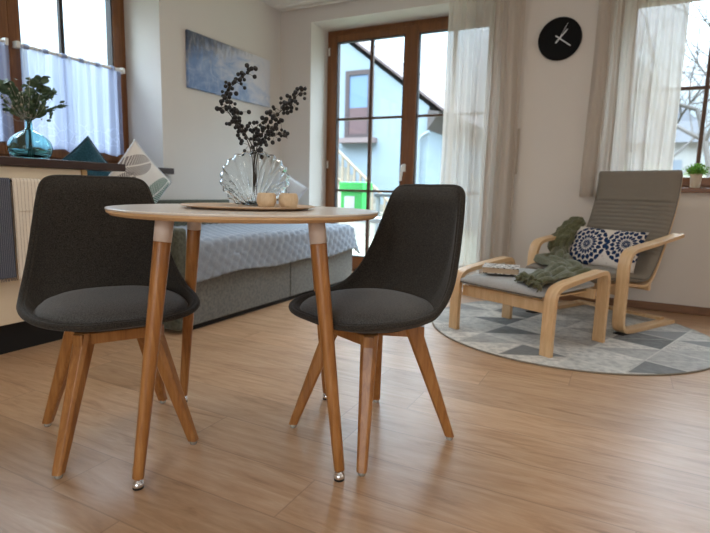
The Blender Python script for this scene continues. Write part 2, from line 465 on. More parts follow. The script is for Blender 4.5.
# ------------------------------------------------------------------ camera
yaw, pitch, roll = radians(27.06), radians(8.373), radians(1.448)
cam_d = bpy.data.cameras.new('camera'); cam = bpy.data.objects.new('camera', cam_d); COL.objects.link(cam)
fw = Vector((-sin(yaw) * cos(pitch), cos(yaw) * cos(pitch), -sin(pitch)))
r0 = Vector((cos(yaw), sin(yaw), 0)); u0 = r0.cross(fw)
Rv = r0 * cos(roll) + u0 * sin(roll); Uv = -r0 * sin(roll) + u0 * cos(roll)
cam.matrix_world = Matrix(((Rv.x, Uv.x, -fw.x, 0), (Rv.y, Uv.y, -fw.y, 0), (Rv.z, Uv.z, -fw.z, .805), (0, 0, 0, 1)))
cam_d.sensor_width = 36; cam_d.lens = 518.85 / 710 * 36; cam_d.clip_start = .05; cam_d.clip_end = 200
cam_d.dof.use_dof = True; cam_d.dof.focus_distance = 1.62; cam_d.dof.aperture_fstop = 3.6
scene.camera = cam

# ------------------------------------------------------------------ room shell
LX, BY, RX, FY, CZ = -3.03, 4.27, 2.9, -2.6, 2.447
TH = .47
def wall_with_holes(name, axis, at, outer, a0, a1, holes, mat):
    """axis 'y': wall plane y=at..outer, spans x a0..a1 ; holes (a,b,z0,z1)"""
    bm = BM(); z1 = CZ + .1
    cuts = sorted(set([a0, a1] + [h[0] for h in holes] + [h[1] for h in holes]))
    for a, b in zip(cuts, cuts[1:]):
        mid = (a + b) / 2; hs = [h for h in holes if h[0] < mid < h[1]]
        segs = [(0, z1)] if not hs else [(0, hs[0][2]), (hs[0][3], z1)]
        for s0, s1 in segs:
            if s1 - s0 < 1e-4: continue
            if axis == 'y': box(bm, (a, min(at, outer), s0), (b, max(at, outer), s1))
            else: box(bm, (min(at, outer), a, s0), (max(at, outer), b, s1))
    bmesh.ops.remove_doubles(bm, verts=bm.verts, dist=1e-5)
    return struct(name, bm, mat)
DX0, DX1, HZ = -2.694, -1.007, 2.315
WX0, WX1, WZ0 = -.142, 1.44, .846
LY0, LY1, LZ0 = 1.017, 2.80, .886
wall_with_holes('wall_back', 'y', BY, BY + .40, LX - TH, RX + .2, [(DX0, DX1, 0, HZ), (WX0, WX1, WZ0, HZ)], M['wall'])
wall_with_holes('wall_left', 'x', LX, LX - TH, FY, BY, [(LY0, LY1, LZ0, HZ + .02)], M['wall'])
wall_with_holes('wall_right', 'x', RX, RX + .25, FY, BY, [], M['wall'])
wall_with_holes('wall_front', 'y', FY, FY - .25, LX - TH, RX + .25, [(-.8, 1.0, .8, 2.25)], M['wall'])
bm = BM(); box(bm, (LX - TH, FY - .25, -.12), (RX + .25, BY + .40, 0)); struct('floor', bm, M['floor'])
bm = BM(); box(bm, (LX - .02, FY - .02, CZ), (RX + .02, BY + .02, CZ + .1)); struct('ceiling', bm, M['ceiling'])
bm = BM(); box(bm, (-.92, BY - .016, 0), (RX, BY, .058)); struct('baseboard_back', bm, M['basewood'], bevel=.004)
bm = BM(); box(bm, (LX, BY - .016, 0), (DX0 - .01, BY, .058)); struct('baseboard_corner', bm, M['basewood'], bevel=.004)
# ceiling curtain rail
bm = BM(); box(bm, (LX + .05, 4.10, CZ - .018), (1.8, 4.145, CZ)); box(bm, (LX + .05, 4.19, CZ - .018), (1.8, 4.22, CZ))
o = obj('curtain_rail', bm, M['whitepl'], bevel=.003); tag(o, 'white double curtain rail fixed along the ceiling above the glazed door', 'curtain rail')

# ---- glazed balcony door (frame plane y = 4.54)
FYd = 4.575
def vbar(bm, x0, x1, z0, z1, y0, y1): box(bm, (x0, y0, z0), (x1, y1, z1))
def frame_rect(bm, x0, x1, z0, z1, w, y0, y1, wb=None):
    wb = w if wb is None else wb
    vbar(bm, x0, x0 + w, z0, z1, y0, y1); vbar(bm, x1 - w, x1, z0, z1, y0, y1)
    vbar(bm, x0 + w, x1 - w, z1 - w, z1, y0, y1); vbar(bm, x0 + w, x1 - w, z0, z0 + wb, y0, y1)
bm = BM(); frame_rect(bm, DX0, DX1, .0, HZ, .055, FYd, FYd + .09)
door = struct('door_1', bm, M['trimwood'], bevel=.004)
mid = (DX0 + DX1) / 2 + .035
for k, (x0, x1) in enumerate(((DX0 + .045, mid + .002), (mid - .002, DX1 - .045))):
    bm = BM()
    frame_rect(bm, x0, x1, .03, HZ - .045, .068, FYd - .018 - .006 * k, FYd + .06, .12)
    leaf = obj('door_leaf', bm, M['trimwood'], door, bevel=.006)
    gx0, gx1, gz0, gz1 = x0 + .068, x1 - .068, .15, HZ - .113
    bm = BM(); frame_rect(bm, gx0 - .001, gx1 + .001, gz0 - .001, gz1 + .001, .010, FYd - .012, FYd + .03); obj('gasket', bm, M['darkgasket'], leaf)
    bm = BM()
    xm = (gx0 + gx1) / 2 + .012
    vbar(bm, xm - .016, xm + .016, gz0, gz1, FYd + .004, FYd + .034)
    for z in (.80, 1.487): vbar(bm, gx0, gx1, z - .011, z + .011, FYd + .006, FYd + .032)
    obj('muntin', bm, M['muntin'], leaf, bevel=.002)
    bm = BM(); vbar(bm, gx0, gx1, gz0, gz1, FYd + .016, FYd + .022); obj('glass_pane', bm, M['pane'], leaf)
    if k == 0:
        bm = BM(); hx, hz = mid - .026, 1.02
        box(bm, (hx - .014, FYd - .030, hz - .035), (hx + .014, FYd - .018, hz + .035))
        tube(bm, catmull([(hx, FYd - .03, hz + .015), (hx, FYd - .062, hz + .015), (hx - .004, FYd - .068, hz + .0), (hx - .008, FYd - .068, hz - .05), (hx - .016, FYd - .066, hz - .12)], 5), .0125, 8)
        obj('door_handle', bm, M['whitepl'], leaf, smooth=False, bevel=.002)
bm = BM()
for z in (2.12, 1.05, .2): tube(bm, [(DX0 + .03, FYd - .022, z - .035), (DX0 + .03, FYd - .022, z + .035)], .008, 8)
obj('hinge', bm, M['whitepl'], door)

# ---- right window (same wall)
bm = BM(); frame_rect(bm, WX0, WX1, WZ0 + .03, HZ, .06, FYd, FYd + .09)
win = struct('window_1', bm, M['trimwood_h'], bevel=.004)
wm = .76
for k, (x0, x1) in enumerate(((WX0 + .05, wm), (wm, WX1 - .05))):
    bm = BM(); frame_rect(bm, x0, x1, WZ0 + .05, HZ - .05, .06, FYd - .015, FYd + .06, .065)
    sash = obj('window_sash', bm, M['trimwood_h'], win, bevel=.005)
    bm = BM(); xs = .454 if k == 0 else (wm + WX1 - .05) / 2
    vbar(bm, xs - .013, xs + .013, WZ0 + .115, HZ - .11, FYd + .0, FYd + .034)
    vbar(bm, x0 + .06, x1 - .06, 1.585, 1.609, FYd + .002, FYd + .032)
    obj('muntin', bm, M['muntin'], sash, bevel=.002)
    bm = BM(); vbar(bm, x0 + .06, x1 - .06, WZ0 + .115, HZ - .11, FYd + .016, FYd + .022); obj('glass_pane', bm, M['pane'], sash)
bm = BM(); box(bm, (WX0 - .03, BY - .05, WZ0), (WX1 + .03, BY, WZ0 + .03)); box(bm, (WX0 + .002, BY, WZ0), (WX1 - .002, FYd + .02, WZ0 + .03))
bmesh.ops.remove_doubles(bm, verts=bm.verts, dist=1e-5)
obj('window_sill', bm, M['trimwood_h'], win, bevel=.003)

# ---- left window
FXl = -3.385
bm = BM()
def lrect(bm, y0, y1, z0, z1, w, x0, x1, wb=None):
    wb = w if wb is None else wb
    box(bm, (x0, y0, z0), (x1, y0 + w, z1)); box(bm, (x0, y1 - w, z0), (x1, y1, z1))
    box(bm, (x0, y0 + w, z1 - w), (x1, y1 - w, z1)); box(bm, (x0, y0 + w, z0), (x1, y1 - w, z0 + wb))
lrect(bm, LY0, LY1, LZ0 + .045, HZ + .02, .055, FXl - .09, FXl, .05)
win2 = struct('window_2', bm, M['trimwood'], bevel=.004)
ym = 1.955
for k, (y0, y1) in enumerate(((LY0 + .045, ym), (ym, LY1 - .045))):
    bm = BM(); lrect(bm, y0, y1, LZ0 + .08, HZ - .03, .068, FXl - .06, FXl + .015, .07)
    sash = obj('window_sash', bm, M['trimwood'], win2, bevel=.005)
    bm = BM(); lrect(bm, y0 + .062, y1 - .062, LZ0 + .145, HZ - .09, .014, FXl - .05, FXl + .006); obj('gasket', bm, M['darkgasket'], sash)
    bm = BM(); yc = (y0 + y1) / 2 - .045
    box(bm, (FXl - .03, yc - .013, LZ0 + .15), (FXl - .002, yc + .013, HZ - .1))
    obj('muntin', bm, M['darkgasket'], sash, bevel=.002)
    bm = BM(); box(bm, (FXl - .022, y0 + .068, LZ0 + .15), (FXl - .016, y1 - .068, HZ - .1)); obj('glass_pane', bm, M['pane'], sash)
bm = BM(); box(bm, (LX, LY0 - .05, .888), (-2.975, LY1 + .05, .930)); box(bm, (FXl - .02, LY0 + .002, .888), (LX, LY1 - .002, .930))
bmesh.ops.remove_doubles(bm, verts=bm.verts, dist=1e-5)
obj('window_sill', bm, M['worktop'], win2, bevel=.003)

# cafe curtain rod + curtains
zr = 1.622
rod = thing('cafe_curtain_rod', 'thin pale rod with end bracket across the left window', 'curtain rod', (FXl + .05, 2.352, zr))
bm = BM(); tube(bm, [(0, -.37, 0), (0, .375, 0)], .011, 10); obj('rod', bm, M['whitepl'], rod)
for s, n_ in ((-.37, 'bracket'), (.375, 'bracket')):
    bm = BM(); box(bm, (-.035, s - .012, -.02), (.012, s + .012, .02)); obj('bracket', bm, M['whitepl'], rod, bevel=.003)
def cafe(y0, y1, label, tabs, h=.60):
    t = thing('cafe_curtain', label, 'curtain', (FXl + .05, (y0 + y1) / 2, zr - h - .02), 0)
    w = y1 - y0
    nf = w / .105
    def f(a, b):
        ph = 2 * pi * a * nf
        scal = .022 * abs(sin(pi * a * w / .16))
        z = b * (h + .02) + (1 - b) * scal
        return Vector((.020 * sin(ph + .8 * sin(ph * .37)) * (1 - .3 * b) + .008 * sin(2.3 * ph + 1), -w / 2 + w * a + .006 * sin(ph * .5 + 2 * b), z))
    bm = BM(); grid(bm, f, 120, 26); obj('voile_panel', bm, M['cafe'], t, smooth=True)
    for k in range(tabs):
        yc = -w / 2 + w * (k + .35) / tabs
        pts = [(.014 * cos(an), yc, h + .02 + .016 * sin(an)) for an in [q * pi / 6 for q in range(12)]]
        bm = BM()
        A = [bm.verts.new(Vector(p) + Vector((0, -.017, 0))) for p in pts]; B = [bm.verts.new(Vector(p) + Vector((0, .017, 0))) for p in pts]
        for q in range(12): bm.faces.new((A[q], A[(q + 1) % 12], B[(q + 1) % 12], B[q]))
        obj('tab_loop', bm, M['cafe'], t, smooth=True)
    return t
cafe(1.985, 2.715, 'sheer white cafe curtain with embroidered scalloped hem, right of the eucalyptus', 6)
cafe(1.16, 1.925, 'sheer cafe curtain cut off by the left photo edge, behind the eucalyptus', 6, .58)
rod2 = thing('cafe_curtain_rod', 'short stretch of cafe rod left of the wooden window post, mostly out of view', 'curtain rod', (FXl + .05, 1.545, zr + .03))
bm = BM(); tube(bm, [(0, -.37, -.03), (0, .37, -.03)], .0075, 8); obj('rod', bm, M['whitepl'], rod2)
for s in (-.37, .37):
    bm = BM(); box(bm, (-.035, s - .01, -.05), (.012, s + .01, -.01)); obj('bracket', bm, M['whitepl'], rod2, bevel=.003)

# ---- long curtains
def long_curtain(label, x0, x1, z0, z1, nf, amp, seed, y=4.175, lo=-.068, hi=.075):
    rnd = random.Random(seed)
    ph0 = rnd.random() * 6; a2 = rnd.random() * 6
    w = x1 - x0
    t = thing('curtain', label, 'curtain', ((x0 + x1) / 2, y, z0))
    def f(a, b):
        warp = a + .022 * sin(2 * pi * a * 2.1 + a2) + .010 * sin(7 * b + 9 * a)
        ph = 2 * pi * warp * nf + ph0
        A = amp * (.55 + .45 * (1 - b)) * (.75 + .35 * sin(3.1 * a * pi + a2))
        yy = A * sin(ph) + .3 * A * sin(2.7 * ph + 1.3) + .004 * sin(30 * b + 20 * a)
        xx = (a - .5) * w + .010 * cos(ph) * (1 - b) + (a - .5) * .03 * (1 - b)
        return Vector((xx, max(lo, min(hi, yy)), b * (z1 - z0)))
    bm = BM(); grid(bm, f, 260, 40); obj('curtain_fabric', bm, M['curtain'], t, smooth=True)
    bm = BM()
    def h(a, b):
        p = f(a, .035 * (1 - b) if b < 1 else 0); p.y -= .003; return p
    grid(bm, lambda a, b: f(a, .004 + .03 * b) + Vector((0, -.003, 0)), 260, 2); obj('hem', bm, M['curtain'], t, smooth=True)
    return t
long_curtain('floor-length sheer beige curtain covering the right half of the glazed door', -1.365, -.775, .015, 2.428, 5.3, .062, 3)
long_curtain('short sheer beige curtain hanging behind the armchair at the right window', -.28, .262, .80, 2.428, 5.4, .045, 11, 4.222, -.032, .040)
bm = BM(); box(bm, (-.805, BY - .014, .96), (-.77, BY, 1.31))
o = obj('shutter_belt_cover', bm, plain('beige_cover', srgb(176, 164, 150), .5), bevel=.003)
tag(o, 'narrow beige strip mounted on the wall at the right edge of the door curtain', 'wall fitting')

# ------------------------------------------------------------------ picture and clock
pic = thing('canvas_picture', 'wide unframed canvas of white feathery shapes on hazy blue, above the bed', 'picture', (LX + .0135, 3.553, 1.752))
bm = BM(); box(bm, (-.012, -.512, -.207), (.012, .512, .207)); obj('canvas_print', bm, M['canvas'], pic, bevel=.003)
clock = thing('wall_clock', 'round black wall clock with silver hands, between the two long curtains', 'clock', (-.529, BY - .001, 1.944))
bm = BM(); lathe(bm, [(0, 0), (.148, 0), (.152, .006), (.152, .018), (.146, .024), (0, .024)], 64)
bmesh.ops.rotate(bm, verts=bm.verts, cent=(0, 0, 0), matrix=Matrix.Rotation(radians(90), 3, 'X'))
obj('clock_face', bm, plain('clock_black', srgb(3, 3, 4), .6, **{'Specular IOR Level': .15}), clock)
def hand(name, ang, L, tail, w, y):
    d = Vector((sin(ang), 0, cos(ang))); s = Vector((cos(ang), 0, -sin(ang)))
    bm = BM(); P = [-d * tail - s * w / 2, -d * tail + s * w / 2, d * L + s * w * .35, d * L - s * w * .35]
    A = [bm.verts.new(p + Vector((0, y, 0))) for p in P]; B = [bm.verts.new(p + Vector((0, y - .002, 0))) for p in P]
    bm.faces.new(A); bm.faces.new(B[::-1])
    for i in range(4): bm.faces.new((A[i], A[(i + 1) % 4], B[(i + 1) % 4], B[i]))
    obj(name, bm, M['silver'], clock)
hand('minute_hand', radians(126), .098, .034, .008, -.029); hand('hour_hand', radians(40), .078, .040, .009, -.026); hand('second_hand', radians(27), .112, .03, .0025, -.032)
bm = BM(); lathe(bm, [(0, 0), (.006, 0), (.006, .012), (0, .012)], 16); bmesh.ops.rotate(bm, verts=bm.verts, cent=(0, 0, 0), matrix=Matrix.Rotation(radians(90), 3, 'X')); bmesh.ops.translate(bm, verts=bm.verts, vec=(0, -.022, 0)); obj('hand_pivot', bm, M['silver'], clock)

# ------------------------------------------------------------------ kitchen run at left
kx = -2.5
bm = BM(); prism(bm, [(-2.97, -1.2), (-2.475, -1.2), (-2.475, 2.02), (-2.66, 2.02), (-2.66, 1.815), (-2.97, 1.815)], .875, .915)
wt = obj('worktop', bm, M['worktop'], bevel=.003); tag(wt, 'dark brown worktop running along under the left window', 'worktop')
cab = thing('base_cabinet', 'cream kitchen base cabinet with black plinth, behind the left chair', 'cabinet', (-2.7, .8, 0))
bm = BM(); box(bm, (-.21, -.6, .14), (.18, .99, .875)); obj('carcass', bm, M['cream'], cab)
bm = BM(); box(bm, (-.21, -.6, 0), (.165, .98, .138)); obj('plinth', bm, M['plinth'], cab)
bm = BM(); box(bm, (-.212, .972, .141), (.202, 1.0, .874)); obj('end_panel', bm, M['paleoak'], cab, bevel=.002, label='pale wood end panel')
for (y0, y1) in ((-.59, .18), (.19, .965)):
    bm = BM(); box(bm, (.18, y0, .752), (.20, y1, .872)); dr = obj('drawer', bm, M['cream'], cab, bevel=.002)
    bm = BM(); box(bm, (.18, y0, .145), (.20, y1, .744)); obj('drawer', bm, M['cream'], cab, bevel=.002)
    bm = BM(); tube(bm, [(.238, y0 + .06, .808), (.238, y1 - .03, .808)], .006, 8)
    for yy in (y0 + .09, y1 - .06): tube(bm, [(.198, yy, .808), (.238, yy, .808)], .004, 6)
    obj('handle', bm, M['black'], dr)
def hung_cloth(name, label, y0, y1, ztop, zbot, mat, zback, lift=0):
    cx, cz = -2.7 + .238, .808
    w = y1 - y0; R = .0105 + lift
    t = thing(name, label, 'towel', (cx, (y0 + y1) / 2, zbot))
    L1 = cz - zbot; L2 = cz - zback; tot = L1 + pi * R + L2
    def f(a, b):
        s = b * tot; yy = (a - .5) * w
        wob = .004 * sin(a * 9 + 1) * min(1, abs(s - L1) * 6)
        if s < L1: p = Vector((R + wob, yy * (1 + .02 * (1 - s / L1)), s))
        elif s < L1 + pi * R:
            an = (s - L1) / R; p = Vector((R * cos(an), yy, L1 + R * sin(an)))
        else: p = Vector((-R, yy, L1 - (s - L1 - pi * R)))
        return p
    bm = BM(); grid(bm, f, 16, 110); o = obj('cloth', bm, mat, t, smooth=True); solid(o, .0025, 1)
    bm = BM(); box(bm, (R + .003, -w / 2, L1 - .135), (R + .0055, w / 2, L1 - .130)); obj('seam', bm, mat, t)
    bm = BM(); rnd = random.Random(2)
    k = int(w / .006)
    for i in range(k):
        yy = (-.5 + (i + .5) / k) * w; tube(bm, [(R + .002, yy, .002), (R + .003 + rnd.uniform(-.003, .004), yy + rnd.uniform(-.004, .004), -.014)], .0012, 4)
    obj('fringe', bm, mat, t)
hung_cloth('kitchen_towel', 'cream towel with thin brown stripes hung over the cabinet handle', 1.392, 1.525, .82, .36, M['stripe'], .55)
hung_cloth('kitchen_towel', 'dark slate striped towel at the left photo edge, beside the cream one', 1.20, 1.383, .82, .37, M['stripe_dark'], .55)

# eucalyptus in a teal demijohn
def demijohn(loc):
    t = thing('glass_vase', 'squat teal glass balloon vase on the worktop by the left window', 'vase', loc)
    prof = [(0, .004), (.048, .0), (.08, .008), (.097, .04), (.099, .068), (.087, .10), (.056, .128), (.026, .146), (.017, .16), (.016, .195), (.021, .202)]
    P = catmull([Vector((r, z, 0)) for r, z in prof], 4); outer = [(max(p.x, 0), p.y) for p in P]
    inner = [(max(r - .0035, 0), z + (.004 if z < .02 else 0)) for r, z in outer][::-1]
    bm = BM(); lathe(bm, outer + inner, 40, closed=True)
    g = NT('teal_glass'); g.col((.62, .93, .92)); g.set(Roughness=.03, IOR=1.3); g.b.inputs['Transmission Weight'].default_value = 1.0
    obj('vase_body', bm, g.m, t, smooth=True)
    bm = BM(); w = [(0, .007), (.048, .0075), (.076, .014), (.0915, .042), (.093, .05), (0, .05)]; lathe(bm, w, 32)
    wm_ = NT('water'); wm_.col((.7, .9, .88)); wm_.set(Roughness=.0, IOR=1.33); wm_.b.inputs['Transmission Weight'].default_value = 1.0
    obj('water', bm, wm_.m, t, smooth=True)
VL = (-2.70, 1.635, .916)
demijohn(VL)
leafm = NT('eucalyptus_leaf'); vv = leafm.coord(); leafm.col(leafm.mix(leafm.noise(vv, 18, 2), srgb(38, 62, 44), srgb(104, 128, 96))); leafm.set(Roughness=.6)
stemm = plain('green_stem', srgb(66, 78, 48), .7)
flm = plain('pale_sprig', srgb(176, 176, 160), .8)
bq = thing('eucalyptus_bouquet', 'bunch of round-leaved eucalyptus with pale sprigs in the teal vase', 'bouquet', VL)
rnd = random.Random(5)
side = Vector((cos(yaw), sin(yaw), 0)); back = Vector((-sin(yaw), cos(yaw), 0))
def P3(px, dz, dp=0): return side * px + back * dp + Vector((0, 0, dz))
stems = [([(0, .02), (0, .17), (.02, .26), (.055, .34), (.09, .40)], -.02), ([(.01, .02), (.003, .17), (.04, .24), (.08, .30), (.115, .345)], .02),
         ([(-.01, .02), (-.003, .17), (-.03, .25), (-.07, .31), (-.115, .345)], .01), ([(0, .02), (0, .17), (-.02, .28), (-.06, .34), (-.09, .37)], -.04),
         ([(.01, .02), (0, .17), (0, .25), (.01, .31), (.0, .36)], .05), ([(0, .02), (0, .17), (-.04, .21), (-.08, .235), (-.12, .25)], .03),
         ([(0, .02), (.002, .17), (.05, .215), (.11, .245), (.18, .27)], -.01)]
leafbm = BM(); sprbm = BM()
def leaf(bm, c, d, up, L, W):
    d = d.normalized(); s = d.cross(up)
    s = s.normalized() if s.length > 1e-4 else d.orthogonal().normalized(); nrm = s.cross(d)
    n = 10; ring = [bm.verts.new(c + d * (L / 2 - L / 2 * cos(2 * pi * k / n)) + s * (W / 2 * sin(2 * pi * k / n)) + nrm * (.12 * W * abs(sin(2 * pi * k / n)))) for k in range(n)]
    m = bm.verts.new(c + d * L / 2)
    for k in range(n): bm.faces.new((ring[k], ring[(k + 1) % n], m))
for i, (pts, dp) in enumerate(stems):
    pp = catmull([P3(a, b, dp * (j / 4) ** 1.2) for j, (a, b) in enumerate(pts)], 5)
    bm = BM(); tube(bm, pp, [.0024 - .0012 * j / len(pp) for j in range(len(pp))], 6); obj('stem', bm, stemm, bq)
    nn = len(pp)
    if i == 6:
        for j in range(9, nn): 
            for s in (-1, 1): leaf(leafbm, pp[j], (pp[j] - pp[j - 1]).normalized() + Vector((0, 0, s * .35)), Vector((rnd.random(), rnd.random(), .2)), .032, .009)
        continue
    for j in range(8, nn):
        for s in (-1, 1):
            if rnd.random() < .12: continue
            d = side * s * rnd.uniform(.5, 1) + back * rnd.uniform(-.7, .7) + Vector((0, 0, rnd.uniform(-.2, .6)))
            big = rnd.uniform(.028, .046) * (1.05 if i in (0, 1, 2, 3) else .65)
            leaf(leafbm, pp[j], d, Vector((rnd.uniform(-1, 1), rnd.uniform(-1, 1), rnd.uniform(-.4, 1))), big, big * .85)
for k in range(240):   # small filler leaves and pale sprigs near the neck
    c = P3(rnd.gauss(0, .05), .255 + rnd.gauss(.02, .04), rnd.gauss(0, .03))
    base = P3(rnd.uniform(-.01, .01), .19)
    if k % 3 == 0: 
        tube(sprbm, [base, (base + c) / 2 + Vector((0, 0, -.01)), c + Vector((0, 0, .02))], .0009, 4); sphere(sprbm, c + Vector((0, 0, .02)), .005, 6, 4)
    else: leaf(leafbm, c, Vector((rnd.uniform(-1, 1), rnd.uniform(-1, 1), rnd.uniform(0, 1))), Vector((rnd.uniform(-1, 1), rnd.uniform(-1, 1), .3)), .028, .014)
obj('foliage', leafbm, leafm.m, bq, smooth=True); obj('sprigs', sprbm, flm, bq)

# ------------------------------------------------------------------ bed
bed = thing('upholstered_bed', 'grey velvet box bed with two front panels, along the wall below the canvas', 'bed', (-2.5, 3.0, 0))
bx0, bx1, by0, by1 = -.50, .42, -.92, 1.02      # local: x -2.97..-2.08, y 2.08..4.02
bm = BM(); box(bm, (bx0, by0, .03), (bx1 - .012, by1, .29)); obj('box_base', bm, M['bedfab'], bed, bevel=.01)
for y0, y1 in ((by0, .055), (.063, by1)):
    bm = BM(); box(bm, (bx1 - .022, y0, .032), (bx1, y1, .298)); obj('front_panel', bm, M['bedfab'], bed, bevel=.008, seg=3)
bm = BM(); box(bm, (bx0 + .02, by0 + .01, .0), (bx1 - .025, by1 - .01, .03)); obj('plinth', bm, M['plinth'], bed)
bm = BM(); box(bm, (bx0, by0 - .085, .02), (bx1 + .0, by0 - .003, .58)); obj('headboard', bm, M['headfab'], bed, bevel=.02, seg=4)
bm = BM(); box(bm, (bx0, by0, .30), (bx0 + .035, .45, .70)); obj('side_backrest', bm, M['headfab'], bed, bevel=.012, seg=3)
bm = BM(); box(bm, (bx0 + .04, by0 + .01, .29), (bx1 - .02, by1 - .01, .47)); obj('mattress', bm, M['whitefab'], bed, bevel=.04, seg=4)
# coverlet: drapes over the mattress
def quilt():
    t_loc = (-2.5, 3.0, .30)
    q = BM()
    X0, X1e = -.42, .405; Y0, Y1e = -.90, 1.0; z0 = .19
    dropx, dropy = .180, .17
    def bend(a, edge, r=.045):
        if a <= edge - r: return a, 0
        s = a - (edge - r); q_ = r * pi / 2
        if s < q_: an = s / r; return edge - r + r * sin(an), r * (1 - cos(an))
        return edge, r + (s - q_)
    nu, nv = 92, 170
    def f(a, b):
        x = X0 + a * (X1e + dropx - X0); y = Y0 + b * (Y1e + dropy - Y0)
        bxx, dx = bend(x, X1e); byy, dy = bend(y, Y1e)
        d = max(dx, dy) + .25 * min(dx, dy)
        ph = (x * .9 + y * 1.25) * 2 * pi / .088; ph2 = (x * 1.2 - y * .9) * 2 * pi / .088
        ridge = .012 * (abs(sin(ph / 2)) ** .7) + .005 * (abs(sin(ph2 / 2)) ** .8)
        wav = .008 * sin(9 * y + 1) * min(1, dx * 8) + .01 * sin(11 * x) * min(1, dy * 8)
        p = Vector((bxx + (ridge + wav + .03 * min(1, dx * 5) if dx > 0 else 0), byy + ((ridge + wav + .10 * min(1, dy * 6)) if dy > 0 else 0), z0 - d))
        if dx < .04 and dy < .04: p.z += ridge
        p.z += .006 * sin(5 * x + 2) * sin(4 * y) + (.010 * sin(8.5 * y) if dx > .1 else 0)
        return p
    grid(q, f, nu, nv)
    o = obj('quilted_bedspread', q, M['quilt'], smooth=True, loc=t_loc); solid(o, .012, 0)
    tag(o, 'pale grey-blue diagonally quilted bedspread draped over the bed', 'bedspread')
quilt()
def place_pillow(name, label, bm, mat, loc, rot, trim=None):
    t = thing(name, label, 'cushion', loc); t.rotation_euler = rot
    obj('cushion_cover', bm, mat, t, smooth=True)
    return t
def piping(t, w, h, pinch, mat, r=.004):
    pts = []
    for (u0_, v0_, u1_, v1_) in ((-1, -1, 1, -1), (1, -1, 1, 1), (1, 1, -1, 1), (-1, 1, -1, -1)):
        for k in range(10):
            s = k / 10; u = u0_ + (u1_ - u0_) * s; v = v0_ + (v1_ - v0_) * s
            pts.append((w / 2 * u * (1 - pinch * (1 - v * v)), 0, h / 2 * v * (1 - pinch * (1 - u * u))))
    bm = BM(); tube(bm, pts, r, 6, closed=True); obj('piping', bm, mat, t, smooth=True)
# pillow local normal = Y.  Rotation: about own Y first, then lean about X, then heading about Z
def prot(spin, lean, heading):
    return (Matrix.Rotation(radians(heading), 3, 'Z') @ Matrix.Rotation(radians(lean), 3, 'X') @ Matrix.Rotation(radians(spin), 3, 'Y')).to_euler()
t = place_pillow('cushion', 'dark teal velvet cushion standing on a corner, seen above and below the worktop', pillow_bm(.35, .35, .10, pinch=.06), M['teal'], (-2.91, 2.085, .838), prot(48, 5, 84)); piping(t, .35, .35, .06, M['teal'])
t = place_pillow('cushion', 'white cushion with grey and green leaf print, between the left chair and the window corner', pillow_bm(.40, .40, .12, pinch=.05), M['leafprint'], (-2.70, 2.275, .792), prot(38, 8, 90)); piping(t, .40, .40, .05, M['whitefab'])
t = place_pillow('cushion', 'plain white cushion at the far end of the bed, right of the shell vase', pillow_bm(.34, .34, .11, pinch=.04), M['whitefab'], (-2.72, 3.86, .760), prot(32, -14, 14)); piping(t, .34, .34, .04, M['whitefab'])

# ------------------------------------------------------------------ dining table
TC = (-1.026, 1.278)
TZ = .7415
tab = thing('dining_table', 'round white-topped table on four splayed wooden legs between the two charcoal chairs', 'table', (*TC, 0))
def top_mat():
    t = NT('table_white_top'); v = t.coord(); n = t.noise(v, 2, 3); t.col(t.mix(n, srgb(214, 206, 196), srgb(222, 214, 204))); t.set(Roughness=.25); return t.m
bm = BM(); lathe(bm, [(0, TZ - .0015), (.394, TZ - .0015), (.3985, TZ), (0, TZ)][:0] + [(0, TZ - .006), (.398, TZ - .006), (.4, TZ - .004), (.4, TZ - .0015), (.3985, TZ), (0, TZ)], 128); obj('tabletop', bm, top_mat(), tab)
bm = BM(); lathe(bm, [(0, TZ - .022), (.372, TZ - .022), (.388, TZ - .0195), (.3975, TZ - .012), (.3985, TZ - .0062), (0, TZ - .0062)], 128); obj('edge_band', bm, wood('table_edge', srgb(206, 168, 124), srgb(222, 188, 146), (3, 3, 3), .4), tab, label='pale wood-coloured bevelled edge')
whitecap = plain('leg_white', srgb(214, 200, 190), .35)
for az in (-99.5, -12.5, 80.5, 167):
    d = Vector((cos(radians(az)), sin(radians(az)), 0))
    top = d * (.290 if az != 80.5 else .305) + Vector((0, 0, TZ - .022)); foot = d * .393 + Vector((0, 0, .028))
    ax = (foot - top); L = ax.length
    def at(s): return top + ax * s
    def r(s): return .0235 - .0085 * s
    n = 16
    ks = .090
    bm = BM(); tube(bm, [at(ks + (1 - ks) * q / 8) for q in range(9)], [r(ks + (1 - ks) * q / 8) for q in range(9)], n)
    lg = obj('leg', bm, M['leg'], tab, smooth=False, bevel=.0015)
    for p in lg.data.polygons: p.use_smooth = len(p.vertices) == 4
    bm = BM(); tube(bm, [at(0), at(ks)], [r(0) + .0006, r(ks) + .0006], n); c = obj('leg_cap', bm, whitecap, lg, label='white-painted top end')
    for p in c.data.polygons: p.use_smooth = len(p.vertices) == 4
    bm = BM(); lathe(bm, [(0, .030), (.007, .030), (.007, .022), (.013, .019), (.0155, .012), (.015, .007), (.012, .004), (0, .004)], 20, (foot.x, foot.y, 0)); obj('levelling_foot', bm, M['chrome'], lg, smooth=True)
    bm = BM(); lathe(bm, [(0, 0), (.0145, 0), (.0145, .005), (0, .005)], 20, (foot.x, foot.y, 0)); obj('foot_pad', bm, M['black'], lg)
    bm = BM(); tube(bm, [d * .29 + Vector((0, 0, TZ - .026)), d * .29 + Vector((0, 0, TZ - .0215))], .036, 20); obj('mounting_plate', bm, whitecap, lg)

